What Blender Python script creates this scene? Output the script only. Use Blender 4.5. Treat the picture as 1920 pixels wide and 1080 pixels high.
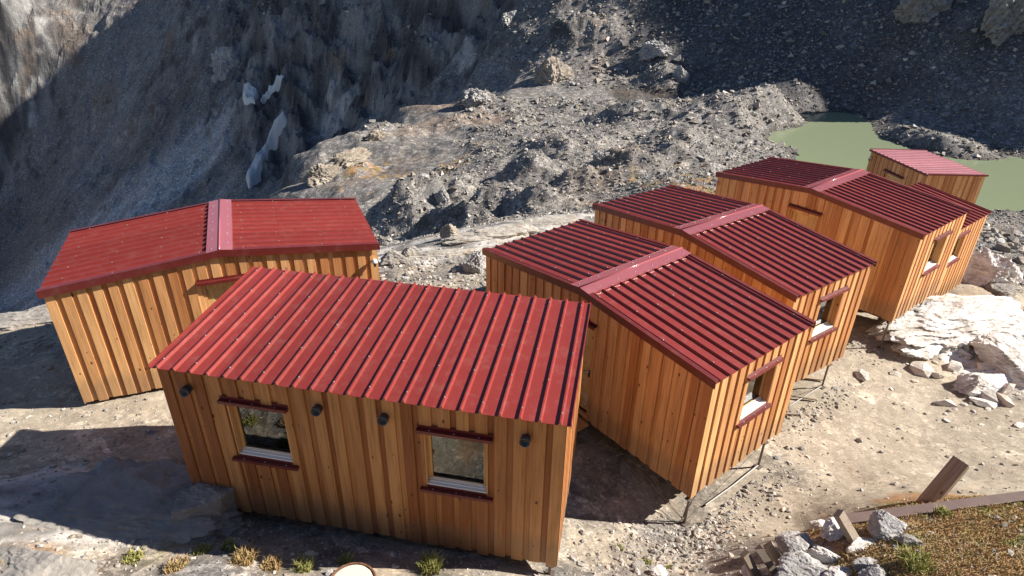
import bpy, math, random
import numpy as np

# ------------------------------------------------------------------ start clean
for o in list(bpy.data.objects):
    bpy.data.objects.remove(o, do_unlink=True)
scene = bpy.context.scene
COL = scene.collection
random.seed(7)
RNG = np.random.default_rng(11)

# ------------------------------------------------------------------ camera
CAM_Z = 9.0                       # eye height above the terrace (world z = 0 is the sandy terrace)
FOC, PITCH, ROLL = 1170.94, 0.4906, 0.0172     # focal length in 1/1920 of the width, radians
cp, sp, cr, sr = math.cos(PITCH), math.sin(PITCH), math.cos(ROLL), math.sin(ROLL)
RIGHT = np.array([cr, sr * sp, sr * cp])
UP = np.array([-sr, cr * sp, cr * cp])
FWD = np.array([0.0, cp, -sp])
cam_data = bpy.data.cameras.new('camera')
cam = bpy.data.objects.new('camera', cam_data)
COL.objects.link(cam)
from mathutils import Matrix, Vector
M = Matrix.Identity(4)
for i in range(3):
    M[i][0], M[i][1], M[i][2] = RIGHT[i], UP[i], -FWD[i]
M[2][3] = CAM_Z
cam.matrix_world = M
cam_data.sensor_width = 36.0
cam_data.lens = FOC / 1920 * 36.0
cam_data.clip_start = 0.1
cam_data.clip_end = 3000
scene.camera = cam

# ------------------------------------------------------------------ sky, sun, exposure
SUN_EL = math.radians(34.0)
SUN_AZ = math.radians(6.5)       # angle from +x towards +y of the direction to the sun
sun_dir = Vector((math.cos(SUN_EL) * math.cos(SUN_AZ), math.cos(SUN_EL) * math.sin(SUN_AZ), math.sin(SUN_EL)))
world = bpy.data.worlds.new('World')
scene.world = world
world.use_nodes = True
wn = world.node_tree
sky = wn.nodes.new('ShaderNodeTexSky')
sky.sky_type = 'NISHITA'
sky.sun_disc = False
sky.sun_elevation = SUN_EL
sky.sun_rotation = math.radians(90.0) - SUN_AZ      # measured from +y clockwise
sky.altitude = 2500
sky.air_density = 1.0
sky.dust_density = 0.4
sky.ozone_density = 2.5
bg = wn.nodes['Background']
bg.inputs['Strength'].default_value = 0.06
wn.links.new(sky.outputs[0], bg.inputs['Color'])
sun_data = bpy.data.lights.new('sun', 'SUN')
sun_data.energy = 5.0
sun_data.angle = math.radians(0.5)
sun_data.color = (1.0, 0.93, 0.82)
sun = bpy.data.objects.new('sun', sun_data)
COL.objects.link(sun)
sun.rotation_euler = sun_dir.to_track_quat('Z', 'Y').to_euler()
scene.view_settings.view_transform = 'Standard'
scene.view_settings.look = 'None'
scene.view_settings.gamma = 1.0
scene.view_settings.use_curve_mapping = False
scene.view_settings.exposure = 1.15

scene.render.engine = 'CYCLES'
scene.cycles.max_bounces = 5
scene.cycles.diffuse_bounces = 3
scene.cycles.glossy_bounces = 3
scene.cycles.transmission_bounces = 2
scene.cycles.transparent_max_bounces = 8

# ------------------------------------------------------------------ helpers
def ray(px, py):
    d = FWD + RIGHT * ((px - 960) / FOC) + UP * ((540 - py) / FOC)
    return d

def at(px, py, z=None, Y=None):
    """a point of the place seen at a photo position, at height z (relative to the eye) or distance Y ahead"""
    d = ray(px, py)
    t = (z / d[2]) if z is not None else (Y / d[1])
    p = d * t
    return np.array([p[0], p[1], p[2] + CAM_Z])

def tag(o, label=None, cat=None, group=None, kind=None):
    if label: o['label'] = label
    if cat: o['category'] = cat
    if group: o['group'] = group
    if kind: o['kind'] = kind
    return o

def mesh_obj(name, verts, faces, mat=None, parent=None, smooth=False):
    me = bpy.data.meshes.new(name)
    me.from_pydata([tuple(v) for v in verts], [], faces)
    if mat: me.materials.append(mat)
    if smooth:
        me.polygons.foreach_set('use_smooth', [True] * len(me.polygons))
    o = bpy.data.objects.new(name, me)
    COL.objects.link(o)
    if parent: o.parent = parent
    return o

def array_mesh(name, verts, faces, mat, smooth=False, attrs=None):
    """fast mesh from numpy arrays; faces is (n, k)"""
    me = bpy.data.meshes.new(name)
    n, k = faces.shape
    me.vertices.add(len(verts)); me.vertices.foreach_set('co', np.asarray(verts, np.float32).ravel())
    me.loops.add(n * k); me.loops.foreach_set('vertex_index', faces.astype(np.int32).ravel())
    me.polygons.add(n)
    me.polygons.foreach_set('loop_start', np.arange(0, n * k, k, dtype=np.int32))
    me.polygons.foreach_set('use_smooth', np.full(n, smooth, dtype=bool))
    me.update(calc_edges=True)
    me.validate()
    for an, arr in (attrs or {}).items():
        a = me.attributes.new(an, 'FLOAT_COLOR', 'POINT')
        a.data.foreach_set('color', np.asarray(arr, np.float32).ravel())
    me.materials.append(mat)
    o = bpy.data.objects.new(name, me)
    COL.objects.link(o)
    return o

def empty(name, loc, rz=0.0):
    o = bpy.data.objects.new(name, None)
    o.empty_display_size = 0.3
    COL.objects.link(o)
    o.location = loc
    o.rotation_euler = (0, 0, rz)
    return o

class MB:
    """collects simple solids into one mesh"""
    def __init__(self): self.v = []; self.f = []
    def hexa(self, p):            # 8 points: bottom ring then top ring
        b = len(self.v); self.v += [tuple(q) for q in p]
        for q in ((0, 3, 2, 1), (4, 5, 6, 7), (0, 1, 5, 4), (1, 2, 6, 5), (2, 3, 7, 6), (3, 0, 4, 7)):
            self.f.append(tuple(b + i for i in q))
        return self
    def box(self, x0, x1, y0, y1, z0, z1):
        return self.hexa([(x0, y0, z0), (x1, y0, z0), (x1, y1, z0), (x0, y1, z0), (x0, y0, z1), (x1, y0, z1), (x1, y1, z1), (x0, y1, z1)])
    def tube(self, pts, r, n=8, cap=True, taper=None):
        pts = [np.array(p, float) for p in pts]
        b = len(self.v)
        for i, p in enumerate(pts):
            d = pts[min(i + 1, len(pts) - 1)] - pts[max(i - 1, 0)]
            d = d / (np.linalg.norm(d) + 1e-9)
            a = np.array([0, 0, 1.0]) if abs(d[2]) < 0.9 else np.array([1.0, 0, 0])
            u = np.cross(d, a); u /= np.linalg.norm(u); w = np.cross(d, u)
            rr = r if taper is None else taper[i]
            for k in range(n):
                t = 2 * math.pi * k / n
                self.v.append(tuple(p + rr * (math.cos(t) * u + math.sin(t) * w)))
        for i in range(len(pts) - 1):
            for k in range(n):
                a0 = b + i * n + k; a1 = b + i * n + (k + 1) % n
                self.f.append((a0, a1, a1 + n, a0 + n))
        if cap:
            self.f.append(tuple(b + k for k in range(n))[::-1])
            self.f.append(tuple(b + (len(pts) - 1) * n + k for k in range(n)))
        return self
    def build(self, name, mat, parent=None, smooth=False):
        return mesh_obj(name, self.v, self.f, mat, parent, smooth)

# ------------------------------------------------------------------ noise
def _hash(ix, iy, seed):
    h = (ix.astype(np.int64) * 374761393 + iy.astype(np.int64) * 668265263 + seed * 1442695041) & 0xFFFFFFFF
    h = ((h ^ (h >> 13)) * 1274126177) & 0xFFFFFFFF
    h = (h ^ (h >> 16)) & 0xFFFFFFFF
    return h

def gnoise(x, y, seed=0):
    ix = np.floor(x); iy = np.floor(y); fx = x - ix; fy = y - iy
    ux = fx * fx * fx * (fx * (fx * 6 - 15) + 10); uy = fy * fy * fy * (fy * (fy * 6 - 15) + 10)
    def g(dx, dy):
        a = _hash(ix + dx, iy + dy, seed) * (2 * math.pi / 4294967296.0)
        return np.cos(a) * (fx - dx) + np.sin(a) * (fy - dy)
    a, b, c, d = g(0, 0), g(1, 0), g(0, 1), g(1, 1)
    return ((a * (1 - ux) + b * ux) * (1 - uy) + (c * (1 - ux) + d * ux) * uy) * 1.5

def fbm(x, y, wl, octv=3, seed=0, gain=0.5):
    s = 0; amp = 1.0; n = 0
    for k in range(octv):
        s = s + amp * gnoise(x / wl, y / wl, seed + 17 * k); n += amp
        wl *= 0.48; amp *= gain
    return s / n

def ridged(x, y, wl, octv=3, seed=0):
    s = 0; amp = 1.0; n = 0
    for k in range(octv):
        s = s + amp * (1 - np.abs(gnoise(x / wl, y / wl, seed + 31 * k)) * 2.0); n += amp
        wl *= 0.5; amp *= 0.5
    return s / n

# ------------------------------------------------------------------ node materials
def new_mat(name):
    m = bpy.data.materials.new(name); m.use_nodes = True
    nt = m.node_tree
    return m, nt, nt.nodes['Principled BSDF']

def N(nt, typ, **kw):
    n = nt.nodes.new(typ)
    for k, v in kw.items():
        if k.startswith('i_'):
            key = k[2:]
            key = int(key) if key.isdigit() else key.replace('_', ' ')
            n.inputs[key].default_value = v
        else:
            setattr(n, k, v)
    return n

def ramp(nt, fac, stops):
    r = nt.nodes.new('ShaderNodeValToRGB')
    el = r.color_ramp.elements
    while len(el) < len(stops): el.new(0.5)
    for e, (p, c) in zip(el, stops):
        e.position = p; e.color = (c[0], c[1], c[2], 1) if not isinstance(c, (int, float)) else (c, c, c, 1)
    nt.links.new(fac, r.inputs[0])
    return r.outputs[0]

def mixc(nt, fac, a, b, mode='MIX'):
    m = nt.nodes.new('ShaderNodeMix'); m.data_type = 'RGBA'; m.blend_type = mode
    for sock, val in ((m.inputs[0], fac), (m.inputs[6], a), (m.inputs[7], b)):
        if hasattr(val, 'is_linked') or hasattr(val, 'links'):
            nt.links.new(val, sock)
        else:
            sock.default_value = val if not (isinstance(val, tuple) and len(val) == 3) else (*val, 1)
    return m.outputs[2]

def math_n(nt, op, a, b=None, clamp=False):
    m = nt.nodes.new('ShaderNodeMath'); m.operation = op; m.use_clamp = clamp
    for sock, val in ((m.inputs[0], a), (m.inputs[1], b)):
        if val is None: continue
        if hasattr(val, 'links'): nt.links.new(val, sock)
        else: sock.default_value = val
    return m.outputs[0]

def tex_noise(nt, vec, scale, detail=4, rough=0.55):
    n = N(nt, 'ShaderNodeTexNoise', i_Scale=scale, i_Detail=detail, i_Roughness=rough)
    nt.links.new(vec, n.inputs['Vector'])
    return n.outputs[0]

def tex_vor(nt, vec, scale, out='Distance', feature='F1'):
    n = N(nt, 'ShaderNodeTexVoronoi', i_Scale=scale); n.feature = feature
    nt.links.new(vec, n.inputs['Vector'])
    return n.outputs[out]

def bump(nt, height, strength, dist, normal=None):
    b = N(nt, 'ShaderNodeBump', i_Strength=strength, i_Distance=dist)
    nt.links.new(height, b.inputs['Height'])
    if normal is not None: nt.links.new(normal, b.inputs['Normal'])
    return b.outputs[0]

def simple_mat(name, col, rough=0.6, metal=0.0, var=0.12, scale=8.0, bumps=0.0):
    m, nt, p = new_mat(name)
    tc = N(nt, 'ShaderNodeTexCoord').outputs['Object']
    n = tex_noise(nt, tc, scale, 5)
    c = mixc(nt, n, tuple(x * (1 - var) for x in col), tuple(min(1, x * (1 + var)) for x in col))
    nt.links.new(c, p.inputs['Base Color'])
    p.inputs['Roughness'].default_value = rough; p.inputs['Metallic'].default_value = metal
    if bumps: nt.links.new(bump(nt, n, bumps, 0.01), p.inputs['Normal'])
    return m

# ---- larch boards: grain runs up the board, every board has its own tint
def wood_mat(name, base_a, base_b, knot, along='Z', rough=0.62, grain=1.0):
    m, nt, p = new_mat(name)
    tc = N(nt, 'ShaderNodeTexCoord').outputs['Object']
    oi = N(nt, 'ShaderNodeObjectInfo')
    off = N(nt, 'ShaderNodeVectorMath', operation='SCALE'); off.inputs[0].default_value = (17.3, 9.1, 23.7)
    nt.links.new(oi.outputs['Random'], off.inputs['Scale'])
    add = N(nt, 'ShaderNodeVectorMath', operation='ADD')
    nt.links.new(tc, add.inputs[0]); nt.links.new(off.outputs[0], add.inputs[1])
    vec = add.outputs[0]
    sc = {'Z': (34, 34, 1.4), 'X': (1.4, 34, 34)}[along]
    mp = N(nt, 'ShaderNodeMapping'); mp.inputs['Scale'].default_value = sc
    nt.links.new(vec, mp.inputs['Vector'])
    g1 = tex_noise(nt, mp.outputs[0], 1.0, 4, 0.62)
    mp2 = N(nt, 'ShaderNodeMapping'); mp2.inputs['Scale'].default_value = {'Z': (9, 9, .7), 'X': (.7, 9, 9)}[along]
    nt.links.new(vec, mp2.inputs['Vector'])
    g2 = tex_noise(nt, mp2.outputs[0], 1.0, 3, 0.5)
    col = mixc(nt, oi.outputs['Random'], base_a, base_b)
    grain_c = ramp(nt, g1, [(0.28, 0.52), (0.5, 1.0), (0.75, 1.15)])
    col = mixc(nt, 0.75 * grain, col, grain_c, 'MULTIPLY')
    broad = ramp(nt, g2, [(0.3, (0.72, 0.66, 0.6)), (0.55, (1, 1, 1)), (0.8, (1.1, 1.06, 1.0))])
    col = mixc(nt, 0.7, col, broad, 'MULTIPLY')
    mp3 = N(nt, 'ShaderNodeMapping'); mp3.inputs['Scale'].default_value = {'Z': (8.5, 8.5, 4.6), 'X': (4.6, 8.5, 8.5)}[along]
    nt.links.new(vec, mp3.inputs['Vector'])
    vor = N(nt, 'ShaderNodeTexVoronoi', i_Scale=1.0); nt.links.new(mp3.outputs[0], vor.inputs['Vector'])
    rnd = N(nt, 'ShaderNodeSeparateColor'); nt.links.new(vor.outputs['Color'], rnd.inputs[0])
    size = math_n(nt, 'MULTIPLY', math_n(nt, 'SUBTRACT', rnd.outputs[0], 0.42, True), 0.34)
    kn = math_n(nt, 'SUBTRACT', size, vor.outputs['Distance'])
    kn = math_n(nt, 'MULTIPLY', kn, 22.0, True)
    col = mixc(nt, math_n(nt, 'MULTIPLY', kn, 0.9), col, knot)
    if along == 'Z' and grain == 1.0:
        # rain splash and dust on the foot of the boards
        sx = N(nt, 'ShaderNodeSeparateXYZ'); nt.links.new(tc, sx.inputs[0])
        low = math_n(nt, 'ADD', sx.outputs[2], math_n(nt, 'MULTIPLY', g2, -0.7))
        col = mixc(nt, ramp(nt, low, [(0.0, 0.42), (0.22, 0.0)]), col, (0.19, 0.135, 0.09))
    nt.links.new(col, p.inputs['Base Color'])
    p.inputs['Roughness'].default_value = rough
    p.inputs['Specular IOR Level'].default_value = 0.3
    nt.links.new(bump(nt, g1, 0.25, 0.004), p.inputs['Normal'])
    return m

MAT = {}
MAT['larch'] = wood_mat('larch_board', (0.44, 0.180, 0.064), (0.74, 0.425, 0.190), (0.12, 0.038, 0.013))
MAT['larch_brown'] = wood_mat('brown_larch_board', (0.29, 0.102, 0.033), (0.60, 0.305, 0.118), (0.09, 0.03, 0.011))  # larch darkened for the front hut: its wall shade put into the colour
MAT['larch_x'] = wood_mat('larch_trim', (0.50, 0.24, 0.08), (0.58, 0.32, 0.13), (0.16, 0.06, 0.02), along='X')
MAT['door'] = wood_mat('door_wood', (0.62, 0.38, 0.15), (0.66, 0.42, 0.18), (0.25, 0.11, 0.04))
MAT['core'] = simple_mat('dark_wall_core', (0.12, 0.06, 0.03), 0.9)
MAT['grey_wood'] = wood_mat('weathered_wood', (0.30, 0.25, 0.20), (0.38, 0.33, 0.28), (0.10, 0.08, 0.06), rough=0.85)
MAT['brown_wood'] = wood_mat('weathered_plank', (0.36, 0.26, 0.18), (0.42, 0.32, 0.23), (0.14, 0.09, 0.06), along='X', rough=0.8)

def roof_mat(name, col, rough):
    m, nt, p = new_mat(name)
    tc = N(nt, 'ShaderNodeTexCoord').outputs['Object']
    oi = N(nt, 'ShaderNodeObjectInfo')
    n = tex_noise(nt, tc, 1.6, 6, 0.6)
    n2 = tex_noise(nt, tc, 40, 3, 0.6)
    c = mixc(nt, n, tuple(x * 0.9 for x in col), tuple(x * 1.12 for x in col))
    c = mixc(nt, 0.35, c, ramp(nt, n2, [(0.3, 0.85), (0.7, 1.1)]), 'MULTIPLY')
    dust = ramp(nt, tex_noise(nt, tc, 5.0, 8, 0.7), [(0.5, 0.0), (0.8, 0.11)])
    c = mixc(nt, dust, c, (0.45, 0.38, 0.33))
    c = mixc(nt, 1.0, c, ramp(nt, oi.outputs['Random'], [(0.0, 0.88), (1.0, 1.1)]), 'MULTIPLY')
    nt.links.new(c, p.inputs['Base Color'])
    r = math_n(nt, 'ADD', math_n(nt, 'MULTIPLY', n, 0.16), rough - 0.08)
    nt.links.new(r, p.inputs['Roughness'])
    nt.links.new(bump(nt, n, 0.06, 0.02), p.inputs['Normal'])
    return m
MAT['roof'] = roof_mat('red_roof_sheet', (0.200, 0.0265, 0.0215), 0.38)
MAT['roof_pale'] = roof_mat('pale_pink_roof_sheet', (0.46, 0.21, 0.24), 0.20)
MAT['cap'] = roof_mat('red_flashing', (0.29, 0.085, 0.10), 0.24)
MAT['fold'] = roof_mat('bright_ridge_fold', (0.36, 0.10, 0.11), 0.14)
MAT['trim'] = roof_mat('dark_red_trim', (0.13, 0.0155, 0.014), 0.42)
MAT['screw'] = simple_mat('zinc_screw', (0.5, 0.48, 0.48), 0.4, 0.5)
MAT['steel'] = simple_mat('galvanised_steel', (0.16, 0.13, 0.11), 0.55, 0.5, 0.3, 14)
MAT['pipe'] = simple_mat('grey_pipe', (0.27, 0.25, 0.23), 0.55, 0.3, 0.25, 9)
MAT['black'] = simple_mat('black_plastic', (0.025, 0.027, 0.03), 0.45)
MAT['duct'] = simple_mat('dark_grey_duct', (0.06, 0.065, 0.075), 0.45)
MAT['white'] = simple_mat('white_paint', (0.78, 0.77, 0.75), 0.5, var=0.05)
MAT['frame'] = simple_mat('grey_white_frame', (0.60, 0.57, 0.53), 0.45, var=0.06)
MAT['rope'] = simple_mat('pale_rope', (0.55, 0.52, 0.48), 0.9)
MAT['inside'] = simple_mat('plywood_inside', (0.30, 0.20, 0.11), 0.8)
MAT['rust'] = simple_mat('rusty_rim', (0.16, 0.075, 0.04), 0.85, 0.1, 0.4, 12, 0.4)
MAT['concrete'] = simple_mat('pale_concrete', (0.62, 0.55, 0.47), 0.9, 0, 0.15, 5, 0.2)
MAT['edging'] = simple_mat('weathered_brown_edging', (0.125, 0.078, 0.068), 0.7, 0.0, 0.35, 6, 0.2)
def glass_mat():
    m = bpy.data.materials.new('window_glass'); m.use_nodes = True
    nt = m.node_tree; nt.nodes.clear()
    out = N(nt, 'ShaderNodeOutputMaterial')
    tr = N(nt, 'ShaderNodeBsdfTransparent'); tr.inputs[0].default_value = (0.55, 0.58, 0.56, 1)
    gl = N(nt, 'ShaderNodeBsdfGlossy'); gl.inputs['Roughness'].default_value = 0.015; gl.inputs[0].default_value = (0.9, 0.93, 0.92, 1)
    fr = N(nt, 'ShaderNodeFresnel'); fr.inputs['IOR'].default_value = 1.9
    mx = N(nt, 'ShaderNodeMixShader')
    nt.links.new(math_n(nt, 'MULTIPLY', fr.outputs[0], 1.3, True), mx.inputs[0])
    nt.links.new(tr.outputs[0], mx.inputs[1]); nt.links.new(gl.outputs[0], mx.inputs[2])
    nt.links.new(mx.outputs[0], out.inputs[0])
    return m
MAT['glass'] = glass_mat()

# ---- the ground: the sheet carries its rock and soil colour, the nodes add stones, grain and relief
def ground_mat():
    m, nt, p = new_mat('scree_ground')
    P = N(nt, 'ShaderNodeNewGeometry').outputs['Position']
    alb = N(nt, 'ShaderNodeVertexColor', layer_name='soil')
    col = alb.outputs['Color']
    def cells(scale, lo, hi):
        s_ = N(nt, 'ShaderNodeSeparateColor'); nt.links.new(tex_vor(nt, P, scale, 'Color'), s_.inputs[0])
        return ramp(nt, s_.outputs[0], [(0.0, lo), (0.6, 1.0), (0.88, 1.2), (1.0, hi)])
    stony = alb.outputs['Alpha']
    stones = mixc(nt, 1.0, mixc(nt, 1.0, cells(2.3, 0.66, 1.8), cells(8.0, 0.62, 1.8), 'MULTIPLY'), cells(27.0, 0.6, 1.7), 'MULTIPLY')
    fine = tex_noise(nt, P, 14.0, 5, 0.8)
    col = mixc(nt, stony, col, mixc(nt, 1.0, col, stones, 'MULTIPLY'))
    col = mixc(nt, 0.8, col, ramp(nt, fine, [(0.28, 0.72), (0.5, 1.0), (0.72, 1.25)]), 'MULTIPLY')
    nt.links.new(col, p.inputs['Base Color'])
    p.inputs['Roughness'].default_value = 0.92
    p.inputs['Specular IOR Level'].default_value = 0.15
    nt.links.new(bump(nt, fine, 0.5, 0.03), p.inputs['Normal'])
    return m
MAT['ground'] = ground_mat()

def rock_mat(name, stops, scale=2.0, lichen=None, use_tint=False):
    m, nt, p = new_mat(name)
    tc = N(nt, 'ShaderNodeTexCoord').outputs['Object'] if not use_tint else N(nt, 'ShaderNodeNewGeometry').outputs['Position']
    mp = N(nt, 'ShaderNodeMapping'); mp.inputs['Scale'].default_value = (1.0, 1.0, 2.6); mp.inputs['Rotation'].default_value = (0.35, 0.2, 0.4)
    nt.links.new(tc, mp.inputs['Vector'])
    n = tex_noise(nt, mp.outputs[0], scale, 9, 0.68)
    col = ramp(nt, n, stops)
    if lichen:
        l = ramp(nt, tex_noise(nt, tc, scale * 1.4, 8, 0.7), [(0.58, 0.0), (0.68, 0.75)])
        col = mixc(nt, l, col, lichen)
    cr_ = ramp(nt, tex_vor(nt, mp.outputs[0], scale * 0.8, 'Distance', 'DISTANCE_TO_EDGE'), [(0.0, 0.35), (0.035, 1.0)])
    col = mixc(nt, 0.12 if not use_tint else 0.0, col, cr_, 'MULTIPLY')
    if use_tint:
        v = N(nt, 'ShaderNodeVertexColor', layer_name='tint')
        col = mixc(nt, 1.0, col, v.outputs['Color'], 'MULTIPLY')
    nt.links.new(col, p.inputs['Base Color'])
    p.inputs['Roughness'].default_value = 0.88
    p.inputs['Specular IOR Level'].default_value = 0.25
    b = bump(nt, n, 0.9, 0.10)
    b = bump(nt, tex_noise(nt, tc, scale * 9, 6, 0.7), 0.4, 0.02, b)
    nt.links.new(b, p.inputs['Normal'])
    return m
MAT['stone'] = rock_mat('loose_stones', [(0.3, (0.20, 0.18, 0.165)), (0.55, (0.34, 0.315, 0.285)), (0.8, (0.42, 0.38, 0.33))], 3.0, None, True)
MAT['white_rock'] = rock_mat('white_gneiss', [(0.30, (0.22, 0.19, 0.165)), (0.43, (0.52, 0.48, 0.44)), (0.55, (0.74, 0.72, 0.70)), (0.75, (0.82, 0.81, 0.80))], 1.5)
MAT['grey_rock'] = rock_mat('grey_gneiss', [(0.28, (0.16, 0.15, 0.145)), (0.48, (0.36, 0.345, 0.335)), (0.72, (0.56, 0.545, 0.53))], 2.2)
MAT['tan_rock'] = rock_mat('tan_outcrop', [(0.28, (0.13, 0.11, 0.09)), (0.48, (0.29, 0.25, 0.205)), (0.72, (0.42, 0.375, 0.32))], 0.7, (0.24, 0.14, 0.08))
MAT['slab_rock'] = rock_mat('grey_slab', [(0.28, (0.15, 0.14, 0.13)), (0.48, (0.27, 0.25, 0.23)), (0.72, (0.37, 0.335, 0.295))], 1.1, (0.27, 0.20, 0.13))
MAT['slab_pale'] = rock_mat('pale_ledge', [(0.28, (0.17, 0.155, 0.135)), (0.46, (0.36, 0.33, 0.29)), (0.72, (0.52, 0.48, 0.43))], 1.3, (0.30, 0.21, 0.12))
MAT['snow'] = simple_mat('old_snow', (0.50, 0.50, 0.50), 0.7, 0, 0.08, 0.6, 0.3)

def water_mat():
    m, nt, p = new_mat('milky_lake_water')
    P = N(nt, 'ShaderNodeNewGeometry').outputs['Position']
    n = tex_noise(nt, P, 0.05, 3)
    c = mixc(nt, n, (0.182, 0.218, 0.136), (0.205, 0.24, 0.152))
    nt.links.new(c, p.inputs['Base Color'])
    p.inputs['Roughness'].default_value = 0.16
    p.inputs['IOR'].default_value = 1.33
    p.inputs['Specular IOR Level'].default_value = 0.35
    nt.links.new(bump(nt, tex_noise(nt, P, 3.0, 4), 0.05, 0.05), p.inputs['Normal'])
    return m
MAT['water'] = water_mat()
def grass_mat(name, a, b):
    m, nt, p = new_mat(name)
    v = N(nt, 'ShaderNodeVertexColor', layer_name='tint')
    sep = N(nt, 'ShaderNodeSeparateColor'); nt.links.new(v.outputs['Color'], sep.inputs[0])
    nt.links.new(mixc(nt, sep.outputs[0], a, b), p.inputs['Base Color'])
    p.inputs['Roughness'].default_value = 0.75
    p.inputs['Specular IOR Level'].default_value = 0.2
    p.inputs['Subsurface Weight'].default_value = 0.0
    return m
MAT['dry_grass'] = grass_mat('dry_grass', (0.42, 0.265, 0.13), (0.33, 0.26, 0.115))
MAT['green_grass'] = grass_mat('green_grass', (0.18, 0.21, 0.045), (0.42, 0.37, 0.15))

# ------------------------------------------------------------------ terrain
LAKE_Z = -18.0 + CAM_Z
CP = []       # x, y, z, rough, veg, pale, dust
def c(px, py, z=None, Y=None, r=1.0, v=0.0, p=0.0, d=0.0, dz=0.0):
    q = at(px, py, z, Y); CP.append((q[0], q[1], q[2] + dz, r, v, p, d))
def w(x, y, z, r=1.0, v=0.0, p=0.0, d=0.0):
    CP.append((x, y, z + CAM_Z, r, v, p, d))
# terrace with the huts
for a in ((0, 640, -8.3), (0, 700, -8.15), (0, 780, -8.05), (100, 765, -8.1), (280, 745, -8.1), (250, 850, -7.95), (0, 860, -7.85)):
    c(*a, r=.05, v=.12, p=.1, d=.75)
for a in ((0, 600, -8.6), (85, 572, -8.7)): c(*a, r=.15, v=.15, p=.35, d=.3)
for a in ((0, 940, -7.35), (200, 940, -7.5), (100, 900, -7.55)): c(*a, r=.06, v=.05, p=.75, d=.4)
for a in ((0, 1070, -6.95), (200, 1040, -7.3), (400, 1050, -7.2), (330, 985, -7.5), (300, 1075, -7.2)): c(*a, r=.06, v=.42, p=.25, d=.4)
for a in ((500, 1000, -7.8), (700, 1018, -7.8), (640, 1045, -7.48), (640, 1068, -7.28), (900, 1066, -7.62), (480, 1030, -7.42)): c(*a, r=.04, v=.22, p=0, d=.5)
for a in ((1060, 1075, -8.1), (1130, 1000, -8.7), (1120, 860, -8.7), (1279, 988, -9.05), (1200, 1060, -8.5), (1300, 1060, -8.6), (1427, 880, -9.1)):
    c(*a, r=.05, v=.0, p=0, d=.45)
w(-2, 8.3, -8.15, .03, 0, 0, .5); w(1.5, 11.5, -8.9, .03, 0, 0, .4); w(3.5, 11, -9.05, .03, 0, 0, .4); w(-6, 12, -8.35, .03, 0, 0, .5); w(-4.5, 13.6, -8.45, .03, 0, .1, .5)
w(-2.2, 11.5, -8.4, .03, 0, 0, .7); w(0.5, 15, -8.7, .05, .1, .2, .4); w(-0.4, 10.5, -8.5, .03, 0, 0, .6)
for a in ((1547, 729, -9.24), (1655, 655, -9.45), (1600, 800, -9.35), (1750, 760, -9.5), (1900, 850, -9.3), (1600, 900, -9.1), (1450, 960, -8.95), (1800, 900, -9.15), (1500, 1000, -8.8), (1700, 700, -9.5)):
    c(*a, r=.03, v=.0, p=0, d=1.0)
for a in ((800, 520, -8.6), (880, 500, -8.6), (760, 505, -8.65)): c(*a, r=.12, v=.25, p=.2, d=.4)
for a in ((740, 488, -8.8), (900, 440, -8.9), (1000, 420, -9.0), (1110, 402, -9.2)): c(*a, r=.3, v=.2, p=.75, d=.0)
w(4.5, 14.5, -9.2, .03, 0, 0, .4); w(9, 18, -9.6, .05, .2, .2, .2); w(11.5, 20, -10.1, .1, .2, .2, .2); w(13, 17, -9.9, .1, .3, .2, .3)
for a in ((740, 468, -15), (900, 424, -14.5), (1000, 403, -13.5), (1110, 385, -12.8)): c(*a, r=.7)
# pale rock and drop to the lake on the right
for a in ((1700, 620, -9.35), (1880, 640, -9.3), (1890, 720, -9.4), (1850, 690, -9.45), (1800, 600, -9.35), (1910, 680, -9.35)): c(*a, r=.15, v=.2, p=.5, d=.7)
for a in ((1830, 540, -9.8), (1900, 560, -10.3)): c(*a, r=.15, v=.15, p=.1, d=.8)
for a in ((1880, 490, -11.8), (1880, 440, -14.5)): c(*a, r=.6)
for a in ((1860, 405, -17.9), (1915, 400, -17.9)): c(*a, r=.4)
w(17, 26, -10.4, .3); w(20, 27, -12, .5); w(22, 22, -11.5, .5); w(14, 28, -12.5, .6)
# turf bank in front, rising to where the photographer stands
for a in ((1580, 985, -7.65), (1700, 965, -7.45), (1915, 945, -7.35)): c(*a, r=.04, v=.9, p=0, d=.3)
for a in ((1900, 1070, -6.5), (1650, 1070, -6.9), (1780, 1010, -7.0)): c(*a, r=.05, v=.95, p=0, d=.3)
for a in ((1500, 1075, -7.5), (1420, 1050, -7.95)): c(*a, r=.05, v=.4, p=0, d=.4)
for a in ((4, 2, -5.5), (0, 0, -4), (-4, 3, -6.2), (0, 3.5, -6.5), (-9, 4, -6.3)): w(*a, r=.05, v=.95, p=0, d=0)
for a in ((-8, -6, -4.5), (8, -6, -1.0), (0, -8, -2.5), (22, -7, 7), (0, -16, 4)): w(*a, r=.3, v=.4, p=.2)  # unseen hill behind the camera, shaped to cut light on the front hut
for a in ((32, -20, 27), (60, -22, 48), (-30, -22, -8), (0, -34, 16), (0, -60, 34), (60, -45, 58), (-60, -50, 2), (0, -120, 60), (150, -70, 105), (-160, -60, -30)): w(*a, r=.8, v=.2)
for a in ((14, 6, -8.2), (20, 10, -9.2), (25, 16, -10.8)): w(*a, r=.15, v=.3, p=.3, d=.4)
for a in ((30, 4, -6.5), (42, 26, -16), (60, 38, -17), (48, 36, -18.5), (70, 20, -8)): w(*a, r=.6)
for a in ((-16, 8, -9), (-18, 14, -12), (-26, 6, -13), (-35, 20, -30), (-60, 0, -30), (-120, 20, -40)): w(*a, r=.6)
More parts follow.
